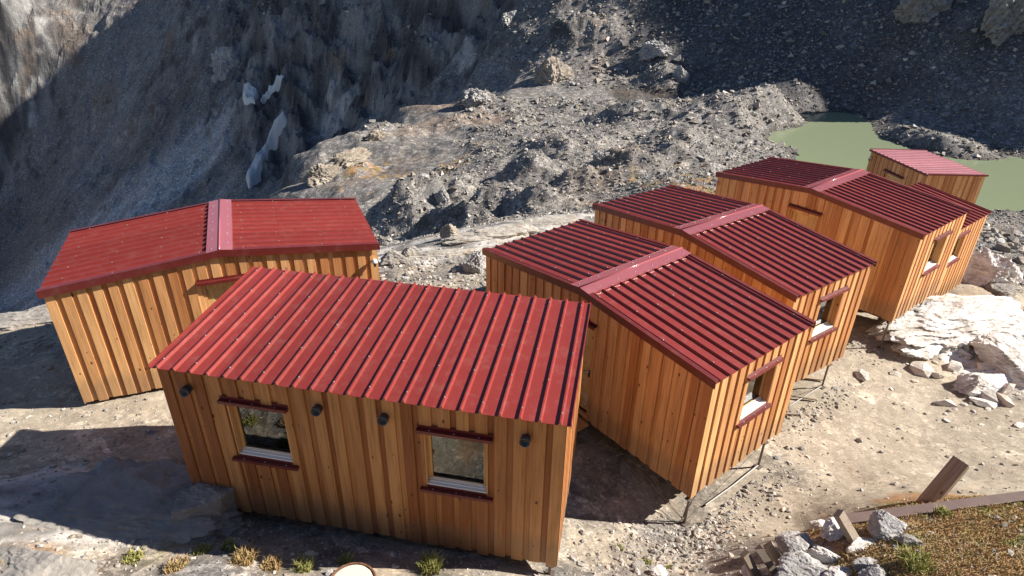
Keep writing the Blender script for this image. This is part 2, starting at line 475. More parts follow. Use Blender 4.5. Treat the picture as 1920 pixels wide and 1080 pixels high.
# moraine
for a in ((780, 440, -16.2), (700, 420, -18), (850, 380, -17), (960, 350, -16.2), (1060, 350, -14.6), (1150, 360, -13), (1010, 320, -16.4), (760, 365, -18.4)): c(*a, r=.75)
for a in ((1230, 335, -12.3), (1300, 342, -11.3), (1335, 330, -11.6)): c(*a, r=.35, v=.6, p=.1)
for a in ((960, 290, -16.6), (1100, 280, -16.2), (1200, 260, -16.2), (1300, 250, -16.5), (1280, 200, -16.8), (1400, 182, -15), (1450, 190, -15.8), (1350, 260, -16.5), (1400, 300, -16), (1380, 215, -15.6)): c(*a, r=.8)
for a in ((1492, 215, -18.05), (1448, 248, -18.05), (1440, 265, -18.05), (1502, 282, -18.05), (1492, 300, -18.05)): c(*a, r=.15)
for a in ((560, 345, -21), (700, 325, -19.8), (850, 310, -18)): c(*a, r=.3, v=.55)
for a in ((620, 320, -20.6), (500, 372, -21), (700, 262, -20), (800, 300, -18.8), (620, 275, -20.5), (545, 300, -21), (745, 205, -19.5)): c(*a, r=.6)
for a in ((880, 235, -18.2), (960, 205, -17.6), (1050, 205, -17.2), (1150, 205, -17.2)): c(*a, r=.8)
for px, py, z, dx, dz in ((500, 372, -21, -9, -9), (545, 300, -21, -11, -10), (620, 275, -20.5, -14, -12), (745, 205, -19.5, -14, -10), (470, 400, -20, -8, -8)):
    q = at(px, py, z); w(q[0] + dx * .42, q[1] + 1, z + dz * 1.3, r=.3); w(q[0] + dx * 1.1, q[1] + 3, z + dz * 2.3, r=.3)
# slope and rib above the moraine
for a in ((1100, 120, 110), (1100, 0, 128), (1150, 100, 112), (1050, 40, 124), (1200, 150, 104)): c(a[0], a[1], Y=a[2], r=.6)
for a in ((965, 130, 116), (1010, 60, 124), (1000, 0, 135)): c(a[0], a[1], Y=a[2], r=1)
# shaded cliff
for a in ((860, 150, 130), (760, 160, 146), (700, 200, 151), (800, 50, 152), (900, 60, 139), (760, 100, 158), (650, 100, 170), (650, 0, 182), (500, 100, 187), (480, 0, 202), (360, 100, 212), (350, 0, 226), (880, 0, 150)): c(a[0], a[1], Y=a[2], r=1.3)
for a in ((620, 215, 163), (480, 235, 165), (310, 225, 195)): c(a[0], a[1], Y=a[2], r=.6)
# scree face falling away to the left, steeper than the sun is high, and the far valley side
for a in ((300, 300, 178), (200, 300, 198), (450, 340, 155), (440, 372, 148), (470, 330, 154), (400, 390, 150), (430, 300, 165), (520, 262, 163), (350, 350, 165), (250, 400, 160), (100, 400, 188), (300, 470, 145), (500, 290, 160), (0, 480, 192), (80, 540, 165), (0, 560, 172), (150, 350, 192)):
    c(a[0], a[1], Y=a[2], r=.25)
for a in ((0, 350, 215), (100, 200, 232), (0, 230, 228), (200, 100, 240), (280, 100, 228), (220, 0, 262), (0, 0, 250), (100, 60, 250), (0, 120, 240), (150, 180, 230)):
    c(a[0], a[1], Y=a[2], r=.3)
for a in ((5, 150, 6), (20, 170, 25), (5, 200, 48), (25, 225, 74), (-30, 200, 22), (-50, 190, -5), (-60, 250, 30), (0, 330, 60), (90, 330, 110), (-120, 340, 25), (-220, 380, 10), (-300, 240, -10), (-340, 120, -40), (0, 430, 120), (-200, 450, 60)): w(*a, r=.7)
for px, py, Y in ((250, 0, 262), (195, 75, 252), (85, 140, 243), (0, 255, 226)):
    q = at(px, py, Y=Y); tt = (40 - q[0]) / sun_dir[0]
    w(40, q[1] + tt * sun_dir[1], q[2] + tt * sun_dir[2] - CAM_Z, r=.1)
# shaded mountain on the right, its top outside the picture
for a in ((1600, 100, 93), (1600, 0, 104), (1900, 150, 77), (1900, 0, 87), (1750, 100, 86), (1400, 120, 100), (1400, 0, 115), (1250, 100, 107), (1250, 0, 121), (1500, 160, 88), (1320, 165, 99)): c(a[0], a[1], Y=a[2], r=.35)
for a in ((1600, 212, -17.9), (1900, 287, -17.9), (1560, 208, -17.9), (1800, 255, -17.7)): c(*a, r=.2)
for px, py, kw in ((1150, 0, dict(Y=127)), (1180, 55, dict(Y=118)), (1215, 110, dict(Y=110)), (1310, 172, dict(z=-16.8)), (1480, 192, dict(z=-17.4)), (1560, 204, dict(z=-18)), (1640, 222, dict(z=-18)), (1690, 233, dict(z=-16.8)), (1760, 252, dict(z=-16.8)), (1840, 270, dict(z=-17.4)), (1930, 292, dict(z=-18))):
    q = at(px, py, **kw); tt = (112 - q[0]) / sun_dir[0]
    w(112, q[1] + tt * sun_dir[1], q[2] + tt * sun_dir[2] - CAM_Z, r=.12)
    w(150, q[1] + tt * sun_dir[1] + 4, q[2] + tt * sun_dir[2] - CAM_Z + 8, r=.3)
for a in ((80, 68, -6), (80, 78, -3), (80, 88, 0), (82, 100, 4), (84, 115, 10), (118, 57, 6), (118, 50, -3), (70, 119, 12), (45, 140, 6), (70, 145, 22), (100, 42, -10), (95, 30, -10), (220, 120, 60), (150, 220, 105), (200, 0, 10), (350, 150, 90), (300, -60, 40), (250, 350, 140)): w(*a, r=.4)
# lake bed and the stony spit
for a in ((1600, 255), (1540, 250), (1560, 285), (1650, 275), (1900, 330), (1800, 320), (1700, 330), (1880, 365), (1640, 320)): c(*a, -18, r=.1, dz=-2.0)
for a in ((1640, 250), (1735, 287), (1870, 288)): c(*a, -18.1, r=.2)
for a in ((1690, 236, -16.6), (1760, 258, -16.6), (1830, 272, -17.0)): c(*a, r=.3)

CPA = np.array(CP)
_c2 = 0.35 ** 2
def _kern(d2): return np.sqrt(d2 + _c2)
_xy = CPA[:, :2]
_d2 = ((_xy[:, None] - _xy[None]) ** 2).sum(-1)
_n = len(CPA)
_K = np.zeros((_n + 3, _n + 3))
_K[:_n, :_n] = _kern(_d2) - np.eye(_n) * 0.02
_K[:_n, _n] = 1; _K[:_n, _n + 1:] = _xy; _K[_n, :_n] = 1; _K[_n + 1:, :_n] = _xy.T
_W = np.linalg.solve(_K, np.concatenate([CPA[:, 2], np.zeros(3)]))

# hummocks of the moraine: x, y at a photo position, radius, height
MOUNDS = []
for px, py, z, R, h in ((990, 335, -16.2, 4, 1.8), (1085, 345, -14.5, 4, 1.7), (1165, 318, -14.5, 5, 1.8), (1255, 296, -14.5, 5, 1.9), (1300, 268, -16.5, 6, 2.2),
                        (1340, 215, -16, 7, 2.2), (850, 372, -17, 4, 2.4), (770, 402, -17.5, 4.5, 2.6), (925, 395, -15.5, 3.2, 2.0), (880, 420, -14.8, 2.6, 1.6), (820, 430, -15.8, 3, 1.8), (1040, 300, -17, 5, 1.8),
                        (715, 235, -18, 6, 2.2), (640, 300, -18.5, 5, 2.2), (1180, 235, -18, 7, 2.4), (900, 185, -17.5, 4, 2.0), (1060, 115, -17, 7, 3.5), (1270, 125, -19, 6, 3.5),
                        (1230, 175, -19, 5, 2.4), (1010, 380, -13.6, 3, 1.5), (690, 440, -14.6, 3, 1.6), (1450, 190, -15.6, 6, 1.6), (1120, 75, -13, 6, 2.2)):
    q = at(px, py, z); MOUNDS.append((q[0], q[1], R * .8, h * .95))

def cliff_zone(x, y):
    n = 9 * fbm(x, y, 25, 3, 44)
    return sstep(y + .25 * x + n, 128, 142) * sstep(-x + n, -6, 8) * sstep(x + n + .35 * (y - 150), -84, -58) * (1 - sstep(y, 260, 300))
def sstep(v, a, b):
    v = np.clip((v - a) / (b - a), 0, 1); return v * v * (3 - 2 * v)

def terrain(x, y, full=False):
    """height (and roughness / zone weights) at world x, y"""
    x = np.asarray(x, float).ravel(); y = np.asarray(y, float).ravel()
    z = np.empty_like(x); att = np.empty((len(x), 4))
    for i in range(0, len(x), 20000):
        s = slice(i, i + 20000)
        d2 = (x[s, None] - _xy[None, :, 0]) ** 2 + (y[s, None] - _xy[None, :, 1]) ** 2
        z[s] = _kern(d2) @ _W[:_n] + _W[_n] + x[s] * _W[_n + 1] + y[s] * _W[_n + 2]
        wt = 1.0 / (d2 + 0.15) ** 1.6
        att[s] = (wt @ CPA[:, 3:7]) / wt.sum(1)[:, None]
    r = att[:, 0]
    far = np.clip((np.hypot(x, y) - 26) / 20, 0, 1)
    wx = x + 2.0 * fbm(x, y, 9, 2, 5); wy = y + 2.0 * fbm(x, y, 9, 2, 9)
    big = ridged(wx, wy, 17, 4, 3) - 0.55
    z = z + r * far * (1.9 * big + 0.5 * fbm(x, y, 4.5, 3, 21))
    cliff = cliff_zone(x, y)
    z = z + cliff * (6.5 * (ridged(wx + .35 * y, wy * .8, 21, 4, 41) - .5) + 3.0 * (ridged(x + .4 * y, y, 7.5, 3, 43) - .5) + 1.1 * (ridged(x, y, 2.6, 2, 45) - .5))
    lf = sstep(np.hypot(x, y), 150, 190) * sstep(-x - .3 * y, 0, 30)
    z = z + lf * (3.5 * fbm(x, y, 32, 3, 47) + 1.3 * ridged(wx, wy, 9, 3, 48) - .6)
    for mx, my, R, h in MOUNDS:
        d2 = ((x - mx) ** 2 + (y - my) ** 2) / R ** 2
        sel = d2 < 5
        q = np.sqrt(d2[sel]) + .42 * fbm(x[sel], y[sel], R * .9, 3, 77)
        z[sel] += h * np.clip(1.15 - np.maximum(q, 0), 0, 1) ** 1.25
    near = 1 - far
    z = z + (0.03 + 0.35 * np.minimum(r, .6)) * near * fbm(x, y, 1.7, 3, 8) + 0.016 * near * fbm(x, y, 0.3, 2, 14)
    z = z + r * (0.10 * ridged(x, y, 1.9, 2, 55) + 0.09 * fbm(x, y, 0.8, 2, 66)) * np.clip(np.hypot(x, y) / 24 - .4, 0, 1)
    # bedrock ribs where the pale rock shows
    pale = att[:, 2]
    z = z + np.clip(pale - .3, 0, 1) * np.where(x > 8, .9, .30) * near * (ridged(x * .5 + y * .6, y * 1.3 - x * .5, 1.6, 3, 91) - .4)
    if full: return z, att
    return z

def ground_z(x, y): return float(terrain([x], [y])[0])

_TS = np.concatenate([np.linspace(6, 30, 500), np.linspace(30.2, 330, 1200)])
def hit(px, py):
    """the point of the terrain seen at a photo position"""
    d = ray(px, py); P = d[None] * _TS[:, None]
    z = terrain(P[:, 0], P[:, 1])
    below = np.where(P[:, 2] + CAM_Z < z)[0]
    i = below[0] if len(below) else len(_TS) - 1
    return np.array([P[i, 0], P[i, 1], z[i]])

def lerp(a, b, f): return a + (b - a) * f[:, None]

def soil_colour(x, y, G, att):
    """what the ground is made of: scree, sand, pale bedrock, cliff rock, dry turf; the right slope also carries painted shade"""
    veg, pale, dust = att[:, 1], att[:, 2], att[:, 3]
    A = lambda *q: np.array(q)[None]
    dist = np.hypot(x, y)
    big = fbm(x, y, 14, 4, 101) * .9 + .5; mid = fbm(x, y, 1.6, 4, 102) * .9 + .5
    scree = lerp(A(.142, .134, .130), A(.228, .214, .204), np.clip(big, 0, 1))
    scree = lerp(scree, A(.25, .225, .195), sstep(mid, .5, .9) * .7)
    scree = lerp(scree, A(.20, .145, .11), sstep(fbm(x, y, 22, 4, 103) + .12 * fbm(x, y, 2, 2, 104), .16, .4) * .65)
    pc, ac = x * .62 - y * .79, (x * .79 + y * .62) * .16
    left = (1 - .85 * sstep(y - .35 * x, 240, 280)) * sstep(dist, 85, 110) * sstep(-x - .12 * y, -4, 12)
    scree = lerp(scree, A(.38, .375, .37), left * sstep(fbm(pc, ac, 16, 4, 107), .0, .45) * .85)
    scree = lerp(scree, A(.12, .105, .098), left * sstep(fbm(pc + 40, ac, 22, 4, 108), .05, .4) * .8)
    scree = lerp(scree, scree * A(.5, .52, .56), sstep(x + .25 * (y - 80), 22, 38) * sstep(y + .35 * x, 92, 104))  # right slope darkened and blued: mountain shade painted into the scree colour
    # pale scree fan running down from the cliff foot
    a_, b_ = at(430, 190, Y=176)[:2], at(170, 500, Y=160)[:2]; ab = b_ - a_; L_ = np.hypot(*ab)
    tt = ((x - a_[0]) * ab[0] + (y - a_[1]) * ab[1]) / L_ ** 2; pp = ((x - a_[0]) * ab[1] - (y - a_[1]) * ab[0]) / L_
    fan = (1 - sstep(np.abs(pp + 5 * fbm(x, y, 20, 3, 141)), 5 + 9 * tt, 9 + 17 * tt)) * sstep(tt, -.12, .1)
    fan = fan * (.45 + .55 * sstep(fbm(pp, tt * L_ * .14, 7, 4, 142), -.25, .2))
    scree = lerp(scree, A(.42, .42, .425), fan * .9)
    sand = lerp(A(.31, .262, .205), A(.40, .347, .278), np.clip(mid, 0, 1))
    sand = lerp(sand, A(.25, .21, .165), sstep(fbm(x, y, 3.2, 4, 105), .1, .5) * .35)
    sand = lerp(sand, A(.33, .24, .155), sstep(fbm(x, y, 4.5, 4, 106), .2, .5) * .4)
    dn = np.clip(dust + .5 * fbm(x, y, 1.1, 4, 110), 0, 1)
    col = lerp(scree, sand, sstep(dn, .2, .7)); stony = 0.95 - .6 * sstep(dn, .2, .8)
    st = fbm(x * .55 + y * .6, y * 1.5 - x * .8, 1.4, 5, 111) * .9 + .5
    rock = lerp(A(.17, .16, .15), A(.46, .43, .40), sstep(st, .25, .62)); rock = lerp(rock, A(.36, .28, .2), sstep(fbm(x, y, .9, 4, 112), .2, .5) * .6)
    rock = lerp(rock, lerp(A(.38, .35, .32), A(.74, .715, .69), sstep(st, .2, .5)), sstep(x + .15 * y, 10, 12) * (dist < 32))
    pm = sstep(pale + .55 * fbm(x, y, 2.4, 5, 113), .38, .52)
    col = lerp(col, rock, pm); stony = stony * (1 - .8 * pm)
    gy = np.gradient(G[..., 2], axis=0); gx = np.gradient(G[..., 2], axis=1)
    dyy = np.hypot(np.gradient(G[..., 1], axis=0), 1e-6); dxx = np.gradient(G[..., 0], axis=1)
    slope = np.hypot(gy / dyy, gx / dxx).ravel()
    steep = np.maximum(sstep(slope + .35 * fbm(x, y, 5, 4, 115), .95, 1.5) * (dist > 28), .9 * cliff_zone(x, y))
    cl = fbm(x + .5 * y, y * .5, 7, 5, 116) * .9 + .5
    cliff = lerp(A(.05, .048, .05), A(.22, .215, .21), sstep(cl, .28, .85)); cliff = lerp(cliff, A(.19, .135, .095), sstep(fbm(x, y, 11, 4, 117), .2, .5) * .8)
    cliff = lerp(cliff, A(.40, .385, .37), sstep(fbm(x, y, 13, 4, 118), .22, .42) * .8)
    col = lerp(col, cliff, steep * .9); stony = stony * (1 - .5 * steep)
    tn = fbm(x, y, .9, 5, 120) * .9 + .5
    turf = lerp(A(.21, .18, .065), A(.32, .18, .085), sstep(tn, .2, .55)); turf = lerp(turf, A(.28, .235, .16), sstep(tn, .65, .9))
    vm = sstep(veg + .75 * fbm(x, y, 1.5, 5, 121) * np.where(dist > 28, 1.2, 1), .42, .68) * sstep(veg, .03, .15)
    col = lerp(col, turf, vm * .92); stony = stony * (1 - .4 * vm)
    zz = G[..., 2].ravel(); wet = (1 - sstep(zz, LAKE_Z + .1, LAKE_Z + .6)) * (x > 15) * (dist > 38) * (dist < 130)
    col = lerp(col, col * .5, wet)
    out = np.empty((len(x), 4)); out[:, :3] = col; out[:, 3] = stony
    return out

def build_terrain():
    ys = [-150, -110, -80, -55, -38, -26, -18, -12, -7, -3, 0]
    yv = 1.0
    while yv < 430:
        ys.append(yv); yv += max(0.07, 0.0068 * yv) if yv < 112 else (0.62 if yv < 225 else (0.9 if yv < 275 else 0.025 * yv))
    ys = np.array(ys)
    inner = np.linspace(-0.98, 0.98, 720)
    outer = 0.98 + np.cumsum(np.linspace(0.006, 0.09, 45))
    ss = np.concatenate([-outer[::-1], inner, outer])
    Y, S = np.meshgrid(ys, ss, indexing='ij')
    X = S * (np.maximum(Y, 0) + 6.0 + np.maximum(-Y, 0) * 0.8)
    z, att = terrain(X, Y, True)
    V = np.stack([X.ravel(), Y.ravel(), z], 1)
    nr, nc = X.shape
    i = np.arange(nr * nc).reshape(nr, nc)
    F = np.stack([i[:-1, :-1].ravel(), i[:-1, 1:].ravel(), i[1:, 1:].ravel(), i[1:, :-1].ravel()], 1)
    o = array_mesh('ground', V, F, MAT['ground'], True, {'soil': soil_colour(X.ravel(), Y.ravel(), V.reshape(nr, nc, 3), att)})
    fy = Y[:-1, :-1].ravel(); o.data.polygons.foreach_set('use_smooth', fy < 26)
    tag(o, 'grey scree and sandy ground of the mountain terrace, moraine and slopes', kind='structure')
build_terrain()

lake = mesh_obj('lake', [(20, 40, LAKE_Z), (36, 32, LAKE_Z), (110, 25, LAKE_Z), (110, 72, LAKE_Z), (50, 92, LAKE_Z), (24, 92, LAKE_Z)], [(0, 1, 2, 3, 4, 5)], MAT['water'])
tag(lake, 'milky green glacial lake behind the huts', kind='structure')

# ------------------------------------------------------------------ huts
GL_, GA_, GW_, GH_, GR_ = 6.134, 3.074, 2.975, 2.511, 0.3285     # gabled hut: length, ridge position, width, eave, ridge rise
BL_, BW_, BH_, BR_ = 5.75, 2.638, 2.619, 0.223                   # lean-to hut
PITCH_RIB = 0.25
OUT = 0.045            # how far the roof reaches over the boards

class Hut:
    def __init__(self, name, x, y, z, yaw, L, W, H, kind, ridge=None, rise=0.0):
        self.L, self.W, self.H, self.kind, self.a, self.rise = L, W, H, kind, ridge, rise
        self.wood = 'larch'
        self.root = empty(name, (x, y, z + CAM_Z), yaw)
    def zr(self, u, v):           # underside line of the roof sheet
        if self.kind == 'gable':
            f = u / self.a if u < self.a else (self.L - u) / (self.L - self.a)
            return self.H + self.rise * f
        return self.H + self.rise * v / self.W
    # wall frames: (s, depth inwards) -> local u, v
    def wp(self, wall, s, d):
        if wall == 'front': return (s, OUT + d)
        if wall == 'back': return (s, self.W - OUT - d)
        if wall == 'right': return (self.L - OUT - d, s)
        return (OUT + d, s)
    def wlen(self, wall): return self.L if wall in ('front', 'back') else self.W
    def wtop(self, wall, s):
        u, v = self.wp(wall, s, 0)
        return self.zr(min(max(u, 0), self.L), min(max(v, 0), self.W)) - 0.035
    def block(self, mb, wall, s0, s1, d0, d1, z0, z1a, z1b=None, zb1=None):
        """solid on a wall between s0..s1, depth d0 (outer) .. d1 (inner)"""
        z1b = z1a if z1b is None else z1b
        zb = z0 if zb1 is None else zb1
        A, B = self.wp(wall, s0, d0), self.wp(wall, s1, d0)
        C, D = self.wp(wall, s1, d1), self.wp(wall, s0, d1)
        ring = [(A, z0, z1a), (B, zb, z1b), (C, zb, z1b), (D, z0, z1a)]
        if wall in ('back', 'right') and wall == 'back': ring = ring[::-1]
        if wall == 'left': ring = ring[::-1]
        mb.hexa([(p[0], p[1], a) for p, a, b in ring] + [(p[0], p[1], b) for p, a, b in ring])

    def boards(self, wall, openings, rnd):
        Lw = self.wlen(wall); lo, hi = OUT + 0.004, Lw - OUT - 0.004
        n = max(2, round((hi - lo) / 0.25)); pitch = (hi - lo - 0.16) / (n - 1) if n > 1 else .25
        pieces = []
        def cut(s0, s1, d0, d1):
            s0, s1 = max(s0, lo), min(s1, hi)
            zb = rnd.uniform(-0.035, 0.012)
            segs = [(s0, s1, None)]
            for (o0, o1, z0, z1) in openings:
                nxt = []
                for a, b, h in segs:
                    if h is not None or b <= o0 or a >= o1: nxt.append((a, b, h)); continue
                    if a < o0 - .012: nxt.append((a, o0, None))
                    if b > o1 + .012: nxt.append((o1, b, None))
                    nxt.append((max(a, o0), min(b, o1), (z0, z1)))
                segs = nxt
            for a, b, h in segs:
                if b - a < 0.006: continue
                rng = [(zb, None)] if h is None else [(zb, h[0]), (h[1], None)]
                for za, zt in rng:
                    t0 = self.wtop(wall, a) if zt is None else zt
                    t1 = self.wtop(wall, b) if zt is None else zt
                    if min(t0, t1) - za < 0.02: continue
                    pieces.append((a, b, d0, d1, za, t0, t1))
        for k in range(n):
            s = lo + k * pitch
            wd = 0.16 + rnd.uniform(-0.006, 0.006)
            jit = rnd.uniform(-0.003, 0.003)
            cut(s, s + wd, 0.0 + jit, 0.026)
            if k < n - 1: cut(s + wd - 0.02, s + pitch + 0.02, 0.027, 0.05)
        for a, b, d0, d1, za, t0, t1 in pieces:
            mb = MB(); self.block(mb, wall, a, b, d0, d1, za, t0, t1)
            mb.build('board', MAT[self.wood], self.root)

    def core(self, openings):
        mb = MB()
        for wall in ('front', 'back', 'right', 'left'):
            Lw = self.wlen(wall); lo, hi = OUT + 0.051, Lw - OUT - 0.051
            if wall in ('right', 'left'): lo += .1; hi -= .1
            cuts = sorted(openings.get(wall, []))
            xs = [lo] + [q for o in cuts for q in (o[0], o[1])] + [hi]
            if self.kind == 'gable' and wall in ('front', 'back'): xs = sorted(xs + [self.a])
            for a, b in zip(xs[:-1], xs[1:]):
                if b - a < 1e-3: continue
                o = [q for q in cuts if q[0] <= a + 1e-4 and q[1] >= b - 1e-4]
                if o:
                    self.block(mb, wall, a, b, .051, .15, .0, o[0][2])
                    self.block(mb, wall, a, b, .051, .15, o[0][3], self.wtop(wall, a) - .01, self.wtop(wall, b) - .01)
                else:
                    self.block(mb, wall, a, b, .051, .15, .0, self.wtop(wall, a) - .01, self.wtop(wall, b) - .01)
        mb.box(.1, self.L - .1, .1, self.W - .1, .02, .12)
        mb.build('wall_core', MAT['core'], self.root)
        f = MB().box(.15, self.L - .15, .15, self.W - .15, -.09, .019)
        f.build('floor', MAT['core'], self.root)

    # -------- roof
    def sheet(self, t0, ribs, P, s0, s1, mat, parent, closed_end):
        """ribbed sheet: ribs across t, extruded from s0 to s1; P(s, t, h) -> local point"""
        prof = [(t0, 0.0)]
        for k in range(ribs):
            cx = t0 + (k + 0.5) * PITCH_RIB_NOW[0]
            prof += [(cx - .027, 0.0), (cx - .010, .040), (cx + .010, .040), (cx + .027, 0.0)]
        prof.append((t0 + ribs * PITCH_RIB_NOW[0], 0.0))
        v = []; f = []; n = len(prof)
        for (s, dh) in ((s0, 0), (s1, 0), (s0, -.004), (s1, -.004)):
            for t, h in prof: v.append(P(s, t, h + dh))
        for i in range(n - 1):
            f.append((i, i + 1, n + i + 1, n + i))
            f.append((2 * n + i, 3 * n + i, 3 * n + i + 1, 2 * n + i + 1))
            f.append((n + i, n + i + 1, 3 * n + i + 1, 3 * n + i))
            f.append((i, 2 * n + i, 2 * n + i + 1, i + 1))
        f.append((0, n, 3 * n, 2 * n)); f.append((n - 1, 3 * n - 1, 4 * n - 1, 2 * n - 1))
        return mesh_obj('roof_sheet', v, f, mat, parent)

    def roof(self, deck_mat, sheet_mat='roof'):
        rt = self.root
        dk = MB()
        if self.kind == 'gable':
            for u0, u1 in ((.02, self.a), (self.a, self.L - .02)):
                z0, z1 = self.zr(u0, 0), self.zr(u1, 0)
                dk.hexa([(u0, .02, z0 - .034), (u1, .02, z1 - .034), (u1, self.W - .02, z1 - .034), (u0, self.W - .02, z0 - .034),
                         (u0, .02, z0 - .006), (u1, .02, z1 - .006), (u1, self.W - .02, z1 - .006), (u0, self.W - .02, z0 - .006)])
        else:
            z0, z1 = self.zr(0, .02), self.zr(0, self.W - .02)
            dk.hexa([(.02, .02, z0 - .034), (self.L - .02, .02, z0 - .034), (self.L - .02, self.W - .02, z1 - .034), (.02, self.W - .02, z1 - .034),
                     (.02, .02, z0 - .006), (self.L - .02, .02, z0 - .006), (self.L - .02, self.W - .02, z1 - .006), (.02, self.W - .02, z1 - .006)])
        roof = dk.build('roof', deck_mat, rt)
        scr = MB()
        def screw(p):
            x, y, z = p
            scr.tube([(x, y, z - .004), (x, y, z + .005)], .011, 6)
            scr.tube([(x, y, z + .005), (x, y, z + .011)], .006, 6)
        span = self.W if self.kind == 'gable' else self.L
        nr = round(span / .25); PITCH_RIB_NOW[0] = span / nr
        groups = []; k = 0
        while k < nr: groups.append((k, min(4, nr - k))); k += 4
        rnd = random.Random(len(self.root.name) + int(self.L * 100))
        if self.kind == 'gable':
            for sgn in (0, 1):
                s0, s1 = (self.a, -.01) if sgn == 0 else (self.a, self.L + .01)
                def P(s, t, h): 
                    f = self.zr(min(max(s, 0), self.L), 0)
                    if s < 0: f -= .002
                    return (s, t, f + h)
                for k, cnt in groups:
                    self.sheet(k * PITCH_RIB_NOW[0], cnt, P, s0, s1, MAT['roof'], roof, True)
                for kk in range(nr):
                    t = (kk + .5) * PITCH_RIB_NOW[0]
                    for j, fr in enumerate((.13, .36, .62, .88)):
                        if (kk + j) % 2: continue
                        s = s0 + (s1 - s0) * (fr + rnd.uniform(-.012, .012))
                        screw(P(s, t + rnd.uniform(-.006, .006), .040))
            # ridge cap: two folded leaves with turned-down lips
            cp_ = MB(); hw = .235; zr0 = self.zr(self.a, 0) + .062; dz = self.rise / self.a * hw
            for sg in (-1, 1):
                u1 = self.a + sg * hw
                pts = [(self.a, -.012, zr0), (u1, -.012, zr0 - dz - .010), (u1, self.W + .012, zr0 - dz - .010), (self.a, self.W + .012, zr0)]
                if sg < 0: pts = pts[::-1]
                cp_.hexa([(p[0], p[1], p[2] - .003) for p in pts] + pts)
                lip = [(u1, -.012, zr0 - dz - .045), (u1 + sg * .004, -.012, zr0 - dz - .045), (u1 + sg * .004, self.W + .012, zr0 - dz - .045), (u1, self.W + .012, zr0 - dz - .045)]
                top = [(p[0], p[1], zr0 - dz - .008) for p in lip]
                if sg < 0: lip, top = lip[::-1], top[::-1]
                cp_.hexa(lip + top)
                for kk in range(0, nr, 2):
                    screw((self.a + sg * hw * .62, (kk + .5 + (sg > 0)) * PITCH_RIB_NOW[0] if (kk + .5 + (sg > 0)) < nr else self.W - .1, zr0 - dz * .62 - .004))
            # rolled fold along the ridge line
            cp_.build('ridge_cap', MAT['cap'], roof)
            MB().tube([(self.a, -.012, zr0 + .002), (self.a, self.W + .012, zr0 + .002)], .016, 12).build('ridge_fold', MAT['fold'], roof, True)
            for v0, v1, vt in ((-.014, -.002, .075), (self.W + .002, self.W + .014, self.W - .075)):
                tb = MB()
                for u0, u1 in ((-.014, self.a), (self.a, self.L + .014)):
                    za, zb = self.zr(max(u0, 0), 0), self.zr(min(u1, self.L), 0)
                    tb.hexa([(u0, v0, za - .095), (u1, v0, zb - .095), (u1, v1, zb - .095), (u0, v1, za - .095), (u0, v0, za + .046), (u1, v0, zb + .046), (u1, v1, zb + .046), (u0, v1, za + .046)])
                    va, vb = min(v0, vt), max(v1, vt)
                    tb.hexa([(u0, va, za + .0465), (u1, va, zb + .0465), (u1, vb, zb + .0465), (u0, vb, za + .0465), (u0, va, za + .0505), (u1, va, zb + .0505), (u1, vb, zb + .0505), (u0, vb, za + .0505)])
                tb.build('verge_trim', MAT['trim'], roof)
        else:
            def P(s, t, h): return (t, s, self.H + self.rise * s / self.W + h)
            for k, cnt in groups:
                self.sheet(k * PITCH_RIB_NOW[0], cnt, P, -.03, self.W + .02, MAT[sheet_mat], roof, True)
            for kk in range(nr):
                t = (kk + .5) * PITCH_RIB_NOW[0]
                for j, fr in enumerate((.05, .27, .5, .73, .95)):
                    if (kk + j) % 2: continue
                    screw(P(fr * self.W, t + rnd.uniform(-.005, .005), .040))
            for u0, u1 in ((-.012, -.002), (self.L + .002, self.L + .012)):
                za, zb = self.zr(0, 0), self.zr(0, self.W)
                MB().hexa([(u0, -.02, za - .04), (u1, -.02, za - .04), (u1, self.W + .01, zb - .04), (u0, self.W + .01, zb - .04),
                           (u0, -.02, za + .03), (u1, -.02, za + .03), (u1, self.W + .01, zb + .03), (u0, self.W + .01, zb + .03)]).build('verge_trim', MAT['roof'], roof)
            # lip of the high edge
            MB().box(-.012, self.L + .012, self.W + .021, self.W + .027, self.zr(0, self.W) - .09, self.zr(0, self.W) - .001).build('top_flashing', MAT['trim'], roof)
        s_ = scr.build('roof_screws', MAT['screw'], roof); s_['kind'] = 'stuff'

    # -------- openings
    def window(self, wall, s0, s1, z0, z1, deep=.135):
        D = deep + .055
        fr = MB()
        d0, d1 = deep, deep + .05
        self.block(fr, wall, s0 + .022, s0 + .075, d0, d1, z0 + .03, z1 - .022)
        self.block(fr, wall, s1 - .075, s1 - .022, d0, d1, z0 + .03, z1 - .022)
        self.block(fr, wall, s0 + .0755, s1 - .0755, d0, d1, z1 - .08, z1 - .022)
        self.block(fr, wall, s0 + .0755, s1 - .0755, d0, d1, z0 + .03, z0 + .085)
        win = fr.build('window', MAT['door'], self.root)
        br = MB(); self.block(br, wall, s0 + .0225, s1 - .0225, d0 - .012, d0 - .0005, z0 + .0285, z0 + .08)
        self.block(br, wall, s0 + .0765, s1 - .0765, d0 - .006, d0 - .0004, z0 + .0805, z0 + .098)
        br.build('bottom_rail', MAT['frame'], win)
        rl = MB()
        self.block(rl, wall, s0 + .003, s0 + .0215, .004, D, z0 + .003, z1 - .003)
        self.block(rl, wall, s1 - .0215, s1 - .003, .004, D, z0 + .003, z1 - .003)
        self.block(rl, wall, s0 + .022, s1 - .022, .004, D, z1 - .0215, z1 - .003)
        rl.build('reveal_board', MAT['larch'], win)
        sl = MB()
        self.block(sl, wall, s0 + .022, s1 - .022, .012, deep - .001, z0 + .004, z0 + .028)
        self.block(sl, wall, s0 + .04, s1 - .04, deep - .035, deep - .0125, z0 + .0285, z0 + .05)
        sl.build('white_sill', MAT['white'], win)
